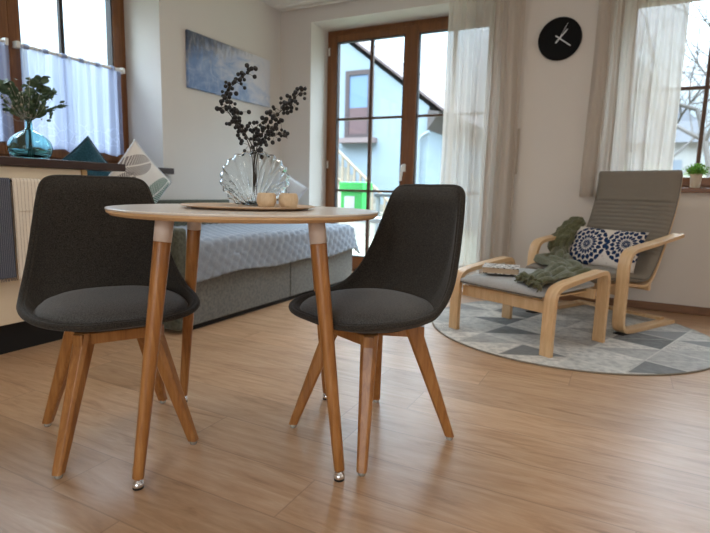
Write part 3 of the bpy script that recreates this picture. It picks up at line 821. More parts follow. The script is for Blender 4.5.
# tray
tr = thing('wooden_tray', 'thin round wooden tray in the middle of the white table', 'tray', (-1.01, 1.262, TZ))
traym = wood('tray_wood', srgb(204, 170, 136), srgb(222, 192, 160), (2, 14, 14), .35)
bm = BM(); lathe(bm, [(0, 0), (.150, 0), (.168, .002), (.196, .0075), (.2, .0095), (.198, .0112), (.190, .0100), (.165, .0072), (0, .0065)], 96); obj('tray_board', bm, traym, tr, smooth=True)
TT = TZ + .0068
# tealight cups
cupw = wood('cup_wood', srgb(206, 178, 142), srgb(226, 202, 168), (20, 20, 8), .5, 1.5)
def cup(loc, label, rz, s=1.0):
    t = thing('tealight_holder', label, 'candle holder', loc, rz, 'wooden tealight holders on the tray')
    bm = BM(); pr = [(0, 0), (.015, 0), (.021, .004), (.0262, .014), (.027, .022), (.0245, .031), (.0215, .0355), (.0195, .0355), (.0192, .024), (0, .024)]
    lathe(bm, [(a * s * 1.03, b * s * 1.22) for a, b in pr], 28); obj('wooden_cup', bm, cupw, t, smooth=False, bevel=.0)
    for p in t.children[0].data.polygons: p.use_smooth = True
    bm = BM(); lathe(bm, [(.0, .0300), (.0175, .0300), (.0178, .043), (.0168, .043), (.0165, .038), (0, .038)], 24); tl = obj('tealight', bm, plain('tealight_metal', srgb(60, 54, 50), .4, .6), t)
    bm = BM(); tube(bm, [(0, 0, .038), (.001, 0, .046)], .0008, 5); obj('wick', bm, M['black'], tl)
cup((-.885, 1.181, TT), 'left of the two wooden tealight holders, nearer the shell vase', 0)
cup((-.836, 1.217, TT), 'right of the two wooden tealight holders, beside the tray edge', 1)

# shell vase
VS = Vector((-1.060, 1.353, TT))
vs = thing('shell_vase', 'clear fluted glass fan vase shaped like a scallop shell on the tray', 'vase', VS, yaw)
def shell_bm():
    bm = BM()
    R, n = .104, 176
    cz = .082
    NR = 15
    def rim(a):     # a: angle from straight down, going round 0..2pi
        rr = R * (1 + .030 * cos(a * 22))
        x = rr * sin(a) * 1.04; z = cz - rr * cos(a) * .86
        return x, z
    layers = {}
    hinge = Vector((0, 0, .012))
    rings = 16
    for side_ in (1, -1):
        G = []
        for j in range(rings + 1):
            s = j / rings
            row = []
            for i in range(n):
                a = 2 * pi * i / n
                x, z = rim(a); z = max(z, .004)
                ctr = Vector((0, 0, .035)); p = ctr.lerp(Vector((x, 0, z)), s)
                # flutes radiate from the low hinge
                th = math.atan2(p.x, p.z - (-.02))
                flute = .0062 * cos(th * 22) * min(1, s * 1.3)
                body = .036 * sqrt(max(0, 1 - s ** 2.2)) + .004
                p.y = side_ * (body + flute * (1 if s < .99 else .6))
                row.append(p)
            G.append(row)
        layers[side_] = G
    V = {}
    for sd in (1, -1):
        for j in range(rings + 1):
            for i in range(n):
                if j == 0: 
                    if i == 0: V[(sd, 0, 0)] = bm.verts.new(layers[sd][0][0])
                    continue
                V[(sd, j, i)] = bm.verts.new(layers[sd][j][i])
    for sd in (1, -1):
        for j in range(rings):
            for i in range(n):
                i2 = (i + 1) % n
                if j == 0: q = (V[(sd, 0, 0)], V[(sd, 1, i)], V[(sd, 1, i2)])
                else: q = (V[(sd, j, i)], V[(sd, j + 1, i)], V[(sd, j + 1, i2)], V[(sd, j, i2)])
                bm.faces.new(q)
    # join front and back rims except at the mouth (top)
    for i in range(n):
        a = 2 * pi * (i + .5) / n
        if abs(a - pi) < .42: continue
        i2 = (i + 1) % n
        bm.faces.new((V[(1, rings, i)], V[(1, rings, i2)], V[(-1, rings, i2)], V[(-1, rings, i)]))
    return bm
gv = NT('fluted_glass'); gv.col((.93, .96, .97)); gv.set(Roughness=.02, IOR=1.45); gv.b.inputs['Transmission Weight'].default_value = 1
o = obj('fan_body', shell_bm(), gv.m, vs, smooth=True); solid(o, .0028, 0)
bm = BM(); pr = [(0, 0), (.040, 0), (.041, .005), (.030, .010), (.022, .014), (0, .014)]; lathe(bm, pr, 36)
for v in bm.verts: v.co.y *= .8
obj('vase_foot', bm, gv.m, vs, smooth=True)

# berry branches
berrym = NT('dark_berry'); vv = berrym.coord(kind='Object'); berrym.col(srgb(22, 20, 22)); berrym.set(Roughness=.5)
branchm = plain('brown_twig', srgb(64, 54, 40), .8)
berry_me = None
def px2(px, py, dp=0):   # photo-shaped outline turned into metres round the vase mouth
    return side * ((px - 256) * .00325) + Vector((0, 0, (206 - py) * .00325)) + back * dp
branches = [
    ('tall berry twig curling up to the left, in front of the canvas', [(254, 196), (255, 165), (254, 150), (246, 135), (239, 122), (231, 108), (229, 97), (239, 89), (248, 81), (257, 74)], .0, 66),
    ('short outer left berry twig leaning away from the vase mouth', [(256, 190), (254, 165), (251, 148), (243, 132), (235, 122), (228, 114), (223, 115)], -.02, 28),
    ('long berry twig rising to the right, towards the glazed door', [(258, 196), (256, 168), (258, 150), (263, 137), (272, 124), (281, 115), (293, 104), (305, 91)], .0, 72),
    ('low right berry twig with drooping tip beside the vase mouth', [(258, 190), (257, 168), (260, 150), (268, 140), (276, 137), (284, 135), (287, 140)], .02, 26),
    ('upright middle berry twig standing behind the others', [(256, 196), (255, 168), (255, 150), (253, 140), (256, 130), (262, 124)], .03, 24)]
rb = random.Random(21)
bbm = BM(); sphere(bbm, (0, 0, 0), .0065, 10, 7); bme = bpy.data.meshes.new('berry'); bbm.to_mesh(bme); bbm.free()
for p in bme.polygons: p.use_smooth = True
bme.materials.append(berrym.m)
for (lab, pts, dp, nb) in branches:
    t = thing('berry_twig', lab, 'twig', VS, 0, 'dark berry twigs in the shell vase')
    m = len(pts)
    pp = catmull([px2(a, b, dp * (i / (m - 1)) - (0)) for i, (a, b) in enumerate(pts)], 6)
    pp = [Vector((p.x, p.y, max(p.z, .02))) for p in pp]
    bm = BM(); tube(bm, pp, [.0019 - .001 * j / len(pp) for j in range(len(pp))], 6)
    start = int(len(pp) * .34)
    spots = []
    for k in range(nb):
        for _try in range(12):
            j = rb.uniform(start, len(pp) - 1); q = pp[int(j)]
            spread = .023 * (1.15 - .5 * (j - start) / (len(pp) - start))
            c = q + Vector([rb.gauss(0, spread * .6) for _ in range(3)]) + Vector((0, 0, .004))
            if all((c - s_[0]).length > .0112 for s_ in spots): break
        spots.append((c, q)); tube(bm, [q, (q + c) / 2 + Vector((0, 0, .002)), c], .0006, 4, cap=False)
    obj('twig_stem', bm, branchm, t)
    for c, q in spots:
        b = bpy.data.objects.new('berry', bme); link(b, t); b.location = c; s = rb.uniform(.8, 1.18); b.scale = (s, s, s)

# ------------------------------------------------------------------ tub dining chairs
RIM = [(0, .240, .424), (.10, .236, .425), (.176, .202, .430), (.224, .132, .437), (.244, .03, .445), (.239, -.05, .464), (.221, -.115, .522), (.202, -.155, .600), (.186, -.183, .680), (.171, -.205, .755), (.156, -.220, .802), (.128, -.229, .820), (.065, -.237, .823), (0, -.240, .822)]
def make_chair(label, loc, rz):
    t = thing('dining_chair', label, 'chair', loc, rz, 'charcoal tub chairs at the round table')
    half = catmull([Vector(p) for p in RIM], 5)
    loop = half + [Vector((-p.x, p.y, p.z)) for p in half[-2:0:-1]]
    N = len(loop); base_z = .392
    def basept(i):
        p = loop[i]; a = math.atan2(p.x, p.y + .02)
        return Vector((.115 * sin(a), .105 * cos(a) + .0, base_z))
    nr = 14
    bm = BM(); rows = []
    for j in range(nr + 1):
        s = j / nr; row = []
        for i in range(N):
            b = basept(i); r_ = loop[i]; dz = r_.z - base_z
            k = .97 if dz > .08 else .8
            c = Vector((b.x + (r_.x - b.x) * k, b.y + (r_.y - b.y) * (k - .10 * min(1, dz / .3)), base_z + .012 * (1 if dz > .08 else .5)))
            row.append(bm.verts.new(b * (1 - s) ** 2 + c * 2 * s * (1 - s) + r_ * s * s))
        rows.append(row)
    for a, b in zip(rows, rows[1:]):
        for i in range(N): bm.faces.new((a[i], a[(i + 1) % N], b[(i + 1) % N], b[i]))
    bm.faces.new(rows[0])
    sh = obj('shell', bm, M['chairfab'], t, smooth=True)
    # orient normals up/in, thicken outward
    solid(sh, .014, -1); sh.modifiers['solid'].use_even_offset = False
    bm = BM(); tube(bm, loop, .0088, 10, closed=True); obj('rim_piping', bm, M['chairfab'], t, smooth=True)
    # seat cushion
    bm = BM(); n = 56
    def sup(a, rx, ry, e=2.5):
        c_, s_ = cos(a), sin(a)
        return rx * math.copysign(abs(c_) ** (2 / e), c_), ry * math.copysign(abs(s_) ** (2 / e), s_)
    prof = [(.0, .470), (.35, .4695), (.6, .467), (.8, .461), (.92, .451), (.98, .440), (1.0, .430), (.97, .420), (.90, .408), (.6, .400), (0, .399)]
    rr = []
    for s, z in prof:
        if s == 0: rr.append([bm.verts.new((0, .022, z))]); continue
        row = []
        for k in range(n):
            x, y = sup(2 * pi * k / n, .213 * s, .200 * s)
            if y < 0: x *= 1 - .10 * (-y / .2); 
            row.append(bm.verts.new((x, y + .025, z + .006 * (y / .2) * -1)))
        rr.append(row)
    for a, b in zip(rr, rr[1:]):
        for k in range(n):
            k2 = (k + 1) % n
            if len(a) == 1: bm.faces.new((a[0], b[k], b[k2]))
            elif len(b) == 1: bm.faces.new((a[k2], a[k], b[0]))
            else: bm.faces.new((a[k], b[k], b[k2], a[k2]))
    cs = obj('seat_cushion', bm, M['cushfab'], t, smooth=True)
    pts = []
    for k in range(n):
        x, y = sup(2 * pi * k / n, .2135, .2005)
        if y < 0: x *= 1 - .10 * (-y / .2)
        pts.append((x, y + .025, .430 - .006 * (y / .2)))
    bm = BM(); tube(bm, pts, .0035, 6, closed=True); obj('cushion_seam', bm, M['cushfab'], cs, smooth=True)
    # under-frame
    bm = BM()
    for a in (45, 135):
        Mx = Matrix.Rotation(radians(a), 4, 'Z'); box(bm, (-.165, -.016, .343), (.165, .016, .378), Mx)
    obj('cross_frame', bm, M['leg'], t, bevel=.003)
    bm = BM(); 
    for s in (-1, 1):
        box(bm, (-.10, s * .105 - .011, .345), (.10, s * .105 + .011, .377))
    obj('rail', bm, M['leg'], t, bevel=.002)
    bm = BM(); lathe(bm, [(0, .378), (.12, .378), (.12, .390), (0, .390)], 32); obj('mounting_plate', bm, M['black'], t)
    for a in (45, 135, 225, 315):
        d = Vector((cos(radians(a)), sin(radians(a)), 0)); s_ = Vector((-d.y, d.x, 0))
        top = d * .125 + Vector((0, 0, .380)); bot = d * .263 + Vector((0, 0, .012))
        bm = BM(); rws = []
        for q in range(7):
            s = q / 6; c = top.lerp(bot, s); hw = .026 * (1 - s) + .0148 * s; hd = .028 * (1 - s) + .0148 * s
            rws.append([bm.verts.new(c + s_ * x * hw + d * y * hd) for x, y in ((-1, -.6), (-.6, -1), (.6, -1), (1, -.6), (1, .6), (.6, 1), (-.6, 1), (-1, .6))])
        for u, v in zip(rws, rws[1:]):
            for k in range(8): bm.faces.new((u[k], u[(k + 1) % 8], v[(k + 1) % 8], v[k]))
        bm.faces.new(rws[0][::-1]); bm.faces.new(rws[-1])
        lg = obj('leg', bm, M['leg'], t, bevel=.002)
        bm = BM(); lathe(bm, [(0, 0), (.0095, 0), (.011, .003), (.011, .009), (.008, .013), (0, .013)], 16, (bot.x, bot.y, 0)); obj('glide', bm, M['clear'], lg, smooth=True)
    return t
make_chair('charcoal tub chair at left whose seat faces the camera, in front of the cabinet', (-1.394, 1.070, 0), radians(-28.5 - 90))
make_chair('charcoal tub chair right of the table, its backrest before the glazed door', (-.690, 1.492, 0), radians(-114.5 - 90))

# ------------------------------------------------------------------ rug, armchair, footstool
RZ = .010
bm = BM(); lathe(bm, [(0, 0), (.800, 0), (.802, .005), (.797, RZ), (0, RZ)], 128)
rug = thing('round_rug', 'round grey patchwork rug of triangles under the armchair and footstool', 'rug', (-.25, 3.325, 0))
obj('rug_pile', bm, M['rug'], rug)
bm = BM(); tube(bm, [(.802 * cos(k * pi / 64), .802 * sin(k * pi / 64), .0045) for k in range(128)], .0038, 6, closed=True); obj('bound_edge', bm, M['rugedge'], rug, smooth=True)

ac = thing('lounge_armchair', 'bentwood lounge armchair with high taupe cushion and pale arms, on the rug', 'armchair', (-.25, 3.445, RZ), radians(-29))
arm = smooth_path([(.63, .012), (.42, .012), (.19, .012), (.09, .016), (.045, .03), (.024, .07), (.020, .16), (.022, .28), (.022, .385), (.034, .445), (.062, .478), (.112, .494), (.22, .508), (.42, .534), (.628, .564)], 5)
for s, lab in ((1, None), (-1, None)):
    x0, x1 = (.276, .344) if s > 0 else (-.344, -.276)
    bm = BM(); ribbon(bm, arm, x0, x1, .024); af = obj('arm_frame', bm, M['birch'], ac, bevel=.003)
    for p in af.data.polygons: p.use_smooth = False
    bm = BM(); box(bm, (x0 + .004, .03, -.0005), (x1 - .004, .10, .006)); obj('foot_pad', bm, M['black'], af)
# seat/back S frame rails
sf = smooth_path([(-.06, .288), (.10, .283), (.27, .262), (.375, .252), (.445, .272), (.498, .34), (.553, .445), (.61, .575), (.655, .697), (.684, .815), (.693, .945)], 5)
for x0, x1 in ((-.262, -.212), (.212, .262)):
    bm = BM(); ribbon(bm, sf, x0, x1, .017); obj('seat_rail', bm, M['birch'], ac, bevel=.003)
for (yy, zz, nm) in ((.03, .268, 'cross_bar'), (.435, .245, 'cross_bar'), (.685, .86, 'cross_bar')):
    bm = BM(); box(bm, (-.262, yy - .012, zz - .028), (.262, yy + .012, zz + .020)); obj(nm, bm, M['birch'], ac, bevel=.003)
bm = BM(); box(bm, (-.28, .055, .222), (.28, .078, .272)); obj('front_rail', bm, M['birch'], ac, bevel=.003)
bm = BM(); box(bm, (-.28, .604, .530), (.28, .622, .562)); obj('rear_rail', bm, M['birch'], ac, bevel=.003)
bm = BM(); box(bm, (-.30, .53, .022), (.30, .58, .040)); obj('floor_rail', bm, M['birch'], ac, bevel=.003)
# cushion: one long pad following the rails
cp = smooth_path([(-.10, .312), (-.06, .326), (.10, .326), (.25, .308), (.335, .296), (.395, .312), (.446, .370), (.504, .468), (.566, .590), (.614, .708), (.643, .820), (.653, .920), (.653, .972)], 6)
def pad(path, w, th, ribs=None, crown=.012):
    P = [Vector((a, b)) for a, b in path]; m = len(P); bm = BM(); rows = []
    Ls = [0]
    for i in range(1, m): Ls.append(Ls[-1] + (P[i] - P[i - 1]).length)
    # finer resample
    T = Ls[-1]; K = int(T / .006); out = []
    j = 0
    for k in range(K + 1):
        d = T * k / K
        while j < m - 2 and Ls[j + 1] < d: j += 1
        out.append(P[j].lerp(P[j + 1], (d - Ls[j]) / max(1e-9, Ls[j + 1] - Ls[j])))
    nx = 14
    for k, c in enumerate(out):
        t_ = (out[min(k + 1, K)] - out[max(k - 1, 0)]).normalized(); nn = Vector((-t_.y, t_.x))
        d = T * k / K
        e = min(1, d / .03, (T - d) / .03); e = sqrt(max(0.04, 1 - (1 - e) ** 2))
        rb_ = ribs(d, T) if ribs else 0
        row = []
        for i in range(nx + 1):
            u = -1 + 2 * i / nx; x = w / 2 * u
            eu = sqrt(max(.0, 1 - abs(u) ** 8))
            hgt = th / 2 * e * (.35 + .65 * eu) + crown * (1 - u * u) * e + rb_ * eu
            q = c + nn * hgt; row.append(bm.verts.new((x * (1 - .03 * (1 - e)), q.x, q.y)))
        for i in range(nx, -1, -1):
            u = -1 + 2 * i / nx; x = w / 2 * u; eu = sqrt(max(0, 1 - abs(u) ** 8))
            q = c - nn * (th / 2 * e * (.35 + .65 * eu)); row.append(bm.verts.new((x * (1 - .03 * (1 - e)), q.x, q.y)))
        rows.append(row)
    n = len(rows[0])
    for a, b in zip(rows, rows[1:]):
        for i in range(n): bm.faces.new((a[i], a[(i + 1) % n], b[(i + 1) % n], b[i]))
    bm.faces.new(rows[0][::-1]); bm.faces.new(rows[-1])
    return bm
def ribs(d, T):
    z = T - d                    # distance from the top
    if .205 < z < .217: return -.016
    if .217 <= z < .58: return -.013 * (1 - abs(sin(pi * (z - .217) / .030))) ** 2 - .001
    return 0
bm = pad(cp, .55, .060, ribs); ch = obj('seat_cushion', bm, M['taupe'], ac, smooth=True, label='long taupe pad with ribbed middle and smooth head section')
for s in (-1, 1):
    bm = BM(); tube(bm, [(s * .272, a, b) for a, b in cp[2:-2]], .0055, 6); obj('piping', bm, M['piping'], ch, smooth=True)

fs = thing('footstool', 'bentwood footstool with light grey pad in front of the armchair', 'footstool', (-.555, 2.798, RZ), radians(-26.5))
fp = smooth_path([(.0, .0), (.0, .10), (.002, .20), (.004, .262), (.013, .306), (.042, .334), (.10, .350), (.22, .366), (.34, .380), (.43, .389), (.470, .384), (.490, .352), (.495, .28), (.494, .16), (.492, .0)], 5)
for x0, x1 in ((.276, .340), (-.340, -.276)):
    bm = BM(); ribbon(bm, fp, x0, x1, .026); obj('leg_frame', bm, M['birch'], fs, bevel=.003)
bm = BM(); box(bm, (-.280, .024, .205), (.280, .046, .268)); obj('front_rail', bm, M['birch'], fs, bevel=.003)
bm = BM(); box(bm, (-.280, .455, .235), (.280, .475, .290)); obj('rear_rail', bm, M['birch'], fs, bevel=.003)
bm = BM()
for k in range(7): box(bm, (-.235 + k * .07, .03, .268), (-.185 + k * .07, .46, .277))
obj('slat_base', bm, M['birch'], fs, bevel=.001)
fpad = smooth_path([(-.014, .298), (.03, .302), (.22, .307), (.40, .313), (.475, .316)], 6)
bm = pad(fpad, .545, .050, None, .014); pd = obj('seat_cushion', bm, M['stoolfab'], fs, smooth=True)
bm = BM(); tube(bm, [(-.268, -.010, .288), (.268, -.010, .288)], .0045, 6); obj('piping', bm, M['piping'], pd, smooth=True)

# book on the footstool  (stool frame)
def stool_pt(x, y, z): 
    a = radians(-26.5); return Vector((-.555 + x * cos(a) - y * sin(a), 2.798 + x * sin(a) + y * cos(a), z + RZ))
bp = stool_pt(-.108, .145, .356)
bk = thing('book', 'closed book with black-and-white spotted cover lying on the footstool', 'book', bp, radians(8))
coverm = NT('spotted_cover'); vv = coverm.coord(); vo = coverm.n('ShaderNodeTexVoronoi'); vo.inputs['Scale'].default_value = 48; coverm.l(vv, vo.inputs['Vector'])
coverm.col(coverm.mix(coverm.math('LESS_THAN', vo.outputs['Distance'], .40), srgb(210, 206, 200), srgb(30, 28, 30))); coverm.set(Roughness=.5)
bm = BM(); box(bm, (-.098, -.092, .0315), (.098, .092, .035)); box(bm, (-.098, -.092, 0), (.098, .092, .0035)); obj('cover', bm, coverm.m, bk)
bm = BM(); box(bm, (-.094, -.088, .0035), (.094, .089, .0315)); obj('pages', bm, plain('book_pages', srgb(190, 170, 146), .9), bk)

# floral lumbar cushion on the armchair
a28 = radians(-29)
def chair_pt(x, y, z): return Vector((-.25 + x * cos(a28) - y * sin(a28), 3.445 + x * sin(a28) + y * cos(a28), z + RZ))
fl = place_pillow('lumbar_cushion', 'oblong cushion with navy dahlia flowers on pale ground, leaning in the armchair', pillow_bm(.49, .28, .10, pinch=.05), M['floral'], chair_pt(.0, .325, .462), (Matrix.Rotation(a28, 3, 'Z') @ Matrix.Rotation(radians(-27), 3, 'X') @ Matrix.Rotation(radians(1), 3, 'Y')).to_euler())

# olive throw : from the left arm of the chair down over the footstool
thr = thing('throw_blanket', 'olive green fringed throw spilling from the armchair onto the footstool', 'blanket', stool_pt(0, .3, .338))
org = stool_pt(0, .3, .326)
def S(x, y, z): return stool_pt(x, y, z) - org
def Cc(x, y, z): return chair_pt(x, y, z) - org
rows_ = [(S(.095, .035, .330), S(.262, .012, .328)), (S(.085, .11, .336), S(.265, .10, .334)), (S(.06, .21, .340), S(.266, .21, .338)), (S(.03, .33, .347), S(.262, .33, .344)),
         (S(.01, .45, .358), S(.25, .45, .352)), (Cc(-.235, -.05, .350), Cc(.04, -.05, .348)), (Cc(-.25, .08, .365), Cc(-.05, .08, .360)), (Cc(-.265, .19, .39), Cc(-.17, .17, .37)), (Cc(-.275, .27, .45), Cc(-.21, .24, .41)), (Cc(-.28, .34, .52), Cc(-.22, .32, .48))]
Lp = catmull([a for a, b in rows_], 8); Rp = catmull([b for a, b in rows_], 8)
def thf(a, b):
    k = a * (len(Lp) - 1); i = min(int(k), len(Lp) - 2); f_ = k - i
    l = Lp[i].lerp(Lp[i + 1], f_); r_ = Rp[i].lerp(Rp[i + 1], f_)
    p = l.lerp(r_, b)
    g = .5 + a
    wr = .010 * sin(b * 19 + 3 * sin(a * 6)) * g + .008 * sin(a * 34 + b * 7) + .006 * sin(b * 31 + a * 12)
    p.z += .020 + wr + .016 * sin(pi * b) * (.4 + a)
    p += Vector((.006 * sin(a * 40 + b * 5), .006 * cos(a * 33 + 4 * b), 0))
    if b < .04 or b > .96: p.z -= .012
    return p
bm = BM(); grid(bm, thf, 130, 44); o = obj('knit_body', bm, M['throw'], thr, smooth=True); solid(o, .012, -1)
bm = BM(); rnd = random.Random(9)
for k in range(64):
    b = (k + .5) / 64; p = thf(0, b); d = Vector((-cos(radians(63.5)), -sin(radians(63.5)), 0))
    for q in range(2):
        e = p + d * rnd.uniform(.02, .05) + Vector((rnd.uniform(-.014, .014), rnd.uniform(-.014, .014), -.022 + rnd.uniform(0, .022)))
        tube(bm, [p + Vector((0, 0, -.004)), (p + e) / 2 + Vector((0, 0, rnd.uniform(0, .012))), e], .0032, 5)
for k in range(26):
    a = .02 + .16 * k / 26; p = thf(a, 0); d = Vector((-cos(radians(-26.5)), -sin(radians(-26.5)), 0))
    e = p + d * rnd.uniform(.015, .04) + Vector((0, rnd.uniform(-.01, .01), -.010))
    tube(bm, [p, (p + e) / 2 + Vector((0, 0, .006)), e], .0032, 5)
obj('fringe', bm, M['throw'], thr)
# bunched end over the chair's left arm
bm = BM()
bp_ = [(Cc(-.262, .18, .39), .05), (Cc(-.278, .23, .47), .062), (Cc(-.278, .31, .525), .066), (Cc(-.268, .39, .58), .060), (Cc(-.258, .46, .63), .050)]
cpts = catmull([p for p, r_ in bp_], 8); NR_ = len(cpts)
def bunch(a, b):
    k = a * (NR_ - 1); i = min(int(k), NR_ - 2); c = cpts[i].lerp(cpts[i + 1], k - i)
    rr = .048 * sqrt(max(.05, 1 - (2 * a - 1) ** 4)); an = 2 * pi * b
    rr *= 1 + .16 * sin(an * 5 + a * 7) + .10 * sin(an * 11 + 6 * a) + .09 * sin(a * 38 + 3 * an)
    t_ = (cpts[min(i + 1, NR_ - 1)] - cpts[max(i - 1, 0)]).normalized(); s_ = t_.cross(Vector((1, 0, 0))).normalized(); u_ = s_.cross(t_)
    return c + s_ * cos(an) * rr * .75 + u_ * sin(an) * rr * 1.15
grid(bm, bunch, 50, 48); bmesh.ops.remove_doubles(bm, verts=bm.verts, dist=1e-4); obj('bunched_end', bm, M['throw'], thr, smooth=True)

# ------------------------------------------------------------------ plant on the right sill
pot = thing('potted_plant', 'small bright green plant in a pale ribbed pot on the right window sill', 'potted plant', (.425, 4.31, .8765))
bm = BM(); n = 40; prof = [(0, 0), (.026, 0), (.030, .004), (.036, .085), (.038, .088), (.038, .098), (.034, .098), (.033, .088), (0, .086)]
lathe(bm, prof, n)
for v in bm.verts:
    if .005 < v.co.z < .085 and v.co.xy.length > .02:
        k = 1 + .03 * cos(math.atan2(v.co.y, v.co.x) * 20); v.co.x *= k; v.co.y *= k
obj('pot', bm, plain('pot_beige', srgb(190, 178, 160), .7), pot, smooth=False)
gm = NT('fresh_green'); vv = gm.coord(); gm.col(gm.mix(gm.noise(vv, 22, 2), srgb(60, 120, 40), srgb(140, 190, 80))); gm.set(Roughness=.6)
bm = BM(); rnd = random.Random(4)
for k in range(260):
    an = rnd.uniform(0, 2 * pi); el = rnd.uniform(.15, 1.4); L = rnd.uniform(.035, .075)
    d = Vector((cos(an) * cos(el), sin(an) * cos(el) * .8, sin(el)))
    b0 = Vector((rnd.uniform(-.02, .02), rnd.uniform(-.02, .02), .085)); tip = b0 + d * L
    tube(bm, [b0, tip], .0007, 3, cap=False)
    leaf(bm, tip, d + Vector((rnd.uniform(-.5, .5), rnd.uniform(-.5, .5), 0)), Vector((rnd.uniform(-1, 1), rnd.uniform(-1, 1), 1)), .016, .010)
    leaf(bm, b0.lerp(tip, .65), d + Vector((rnd.uniform(-.9, .9), rnd.uniform(-.9, .9), 0)), Vector((rnd.uniform(-1, 1), rnd.uniform(-1, 1), 1)), .014, .009)
obj('foliage', bm, gm.m, pot)

# ------------------------------------------------------------------ outside
GZ = -.25
bm = BM(); box(bm, (-40, 4.61, GZ - .1), (40, 60, GZ)); box(bm, (-60, -20, GZ - .1), (LX - TH - .02, 4.61, GZ))
g = NT('winter_garden_ground'); vv = g.coord(); g.col(g.mix(g.noise(vv, .8, 5), srgb(92, 94, 76), srgb(128, 124, 110))); g.set(Roughness=1)
o = struct('ground', bm, g.m)
# neighbouring house
stucco = NT('pale_render'); vv = stucco.coord(); stucco.col(stucco.mix(stucco.noise(vv, .9, 5), srgb(112, 122, 130), srgb(124, 134, 140))); stucco.set(Roughness=.95)
house = thing('neighbour_house', 'white rendered gable house with brown roof edge beyond the glazed door', 'house', (-7.4, 12, GZ))
hx = -7.4
def HP(x, z): return (x - hx, z - GZ)
bm = BM(); prism(bm, [HP(-10.8, GZ), HP(-4.28, GZ), HP(-4.28, 2.80), HP(-7.55, 5.22), HP(-10.8, 2.82)], 0, 8, axis='y'); obj('house_walls', bm, stucco.m, house)
brownm = plain('brown_roof', srgb(76, 62, 60), .8)
bm = BM()
for (xa, za, xb, zb) in ((-3.85, 2.62, -7.56, 5.36), (-11.2, 2.62, -7.54, 5.36)):
    ln = sqrt((xb - xa) ** 2 + (zb - za) ** 2); nx_, nz_ = -(zb - za) / ln, (xb - xa) / ln
    if nz_ < 0: nx_, nz_ = -nx_, -nz_
    prism(bm, [HP(xa, za), HP(xb, zb), HP(xb + nx_ * .05, zb + nz_ * .05), HP(xa + nx_ * .05, za + nz_ * .05)], -.10, 8.2, axis='y')
obj('roof', bm, brownm, house)
bm = BM(); prism(bm, [HP(-4.27, 2.25), HP(-3.98, 2.66), HP(-4.27, 2.70)], -.1, 8, axis='y'); obj('eaves', bm, plain('dark_eaves', srgb(74, 66, 64), .9), house)
bm = BM(); frame_rect(bm, -6.50 - hx, -5.76 - hx, 2.1 - GZ, 3.75 - GZ, .11, -.06, .0); obj('window_frame', bm, plain('brown_joinery', srgb(58, 44, 44), .7), house)
bm = BM(); box(bm, (-6.40 - hx, -.03, 2.85 - GZ), (-5.86 - hx, -.005, 3.65 - GZ)); obj('window_glass', bm, plain('bluish_glass', srgb(92, 112, 138), .3), house)
bm = BM(); box(bm, (-6.40 - hx, -.04, 2.2 - GZ), (-5.86 - hx, -.005, 2.85 - GZ)); obj('shutter', bm, plain('mauve_shutter', srgb(84, 62, 62), .8), house)
bm = BM(); box(bm, (-6.6 - hx, -.25, 1.98 - GZ), (-5.6 - hx, 0, 2.1 - GZ)); obj('balcony_slab', bm, plain('mauve_slab', srgb(110, 94, 92), .8), house)
bm = BM(); tube(bm, catmull([(-4.2 - hx, -.12, 2.2 - GZ), (-4.42 - hx, -.12, 2.05 - GZ), (-4.46 - hx, -.12, 1.7 - GZ), (-4.46 - hx, -.12, 0)], 5), .05, 8); obj('downpipe', bm, plain('pipe_grey', srgb(112, 120, 126), .5), house)
# outside stair with railing
st = thing('garden_stair', 'beige outside staircase with slatted railing against the white house', 'stairs', (-6.0, 11.0, GZ))
stm = plain('stair_beige', srgb(142, 134, 122), .9)
bm = BM(); poly = []
X0s, Z0s, X1s, Z1s = -6.8, 1.55, -4.7, .0
ns = 10
pts = [(X0s - 1 + 6, GZ - GZ)]
top = []
for k in range(ns + 1):
    xa = X0s + (X1s - X0s) * k / ns; za = Z0s + (GZ - Z0s) * k / ns
    top.append((xa + 6.0, za - GZ))
    if k < ns: top.append((xa + (X1s - X0s) / ns + 6.0, za - GZ))
poly = [(X0s - 1 + 6, 0), ] + [(X1s + 6, 0)] + top[::-1] + [(X0s - 1 + 6, Z0s - GZ)]
prism(bm, poly, 0, .9, axis='y'); obj('steps', bm, stm, st)
railm = plain('rail_wood', srgb(128, 112, 94), .8)
bm = BM()
def sl(x): return Z0s + (GZ - Z0s) * max(0, (x - X0s) / (X1s - X0s))
tube(bm, [(X0s - 1 + 6, -.05, sl(X0s) - GZ + .75), (X0s + 6, -.05, sl(X0s) - GZ + .75), (X1s + 6, -.05, sl(X1s) - GZ + .75)], .035, 6)
tube(bm, [(X0s - 1 + 6, -.05, sl(X0s) - GZ + .12), (X0s + 6, -.05, sl(X0s) - GZ + .12), (X1s + 6, -.05, sl(X1s) - GZ + .12)], .03, 6); obj('handrail', bm, railm, st)
for k in range(20):
    x = X0s - .95 + k * .16
    bm = BM(); box(bm, (x + 6 - .025, -.07, sl(x) - GZ + .0), (x + 6 + .025, -.03, sl(x) - GZ + .74)); obj('baluster', bm, railm, st)

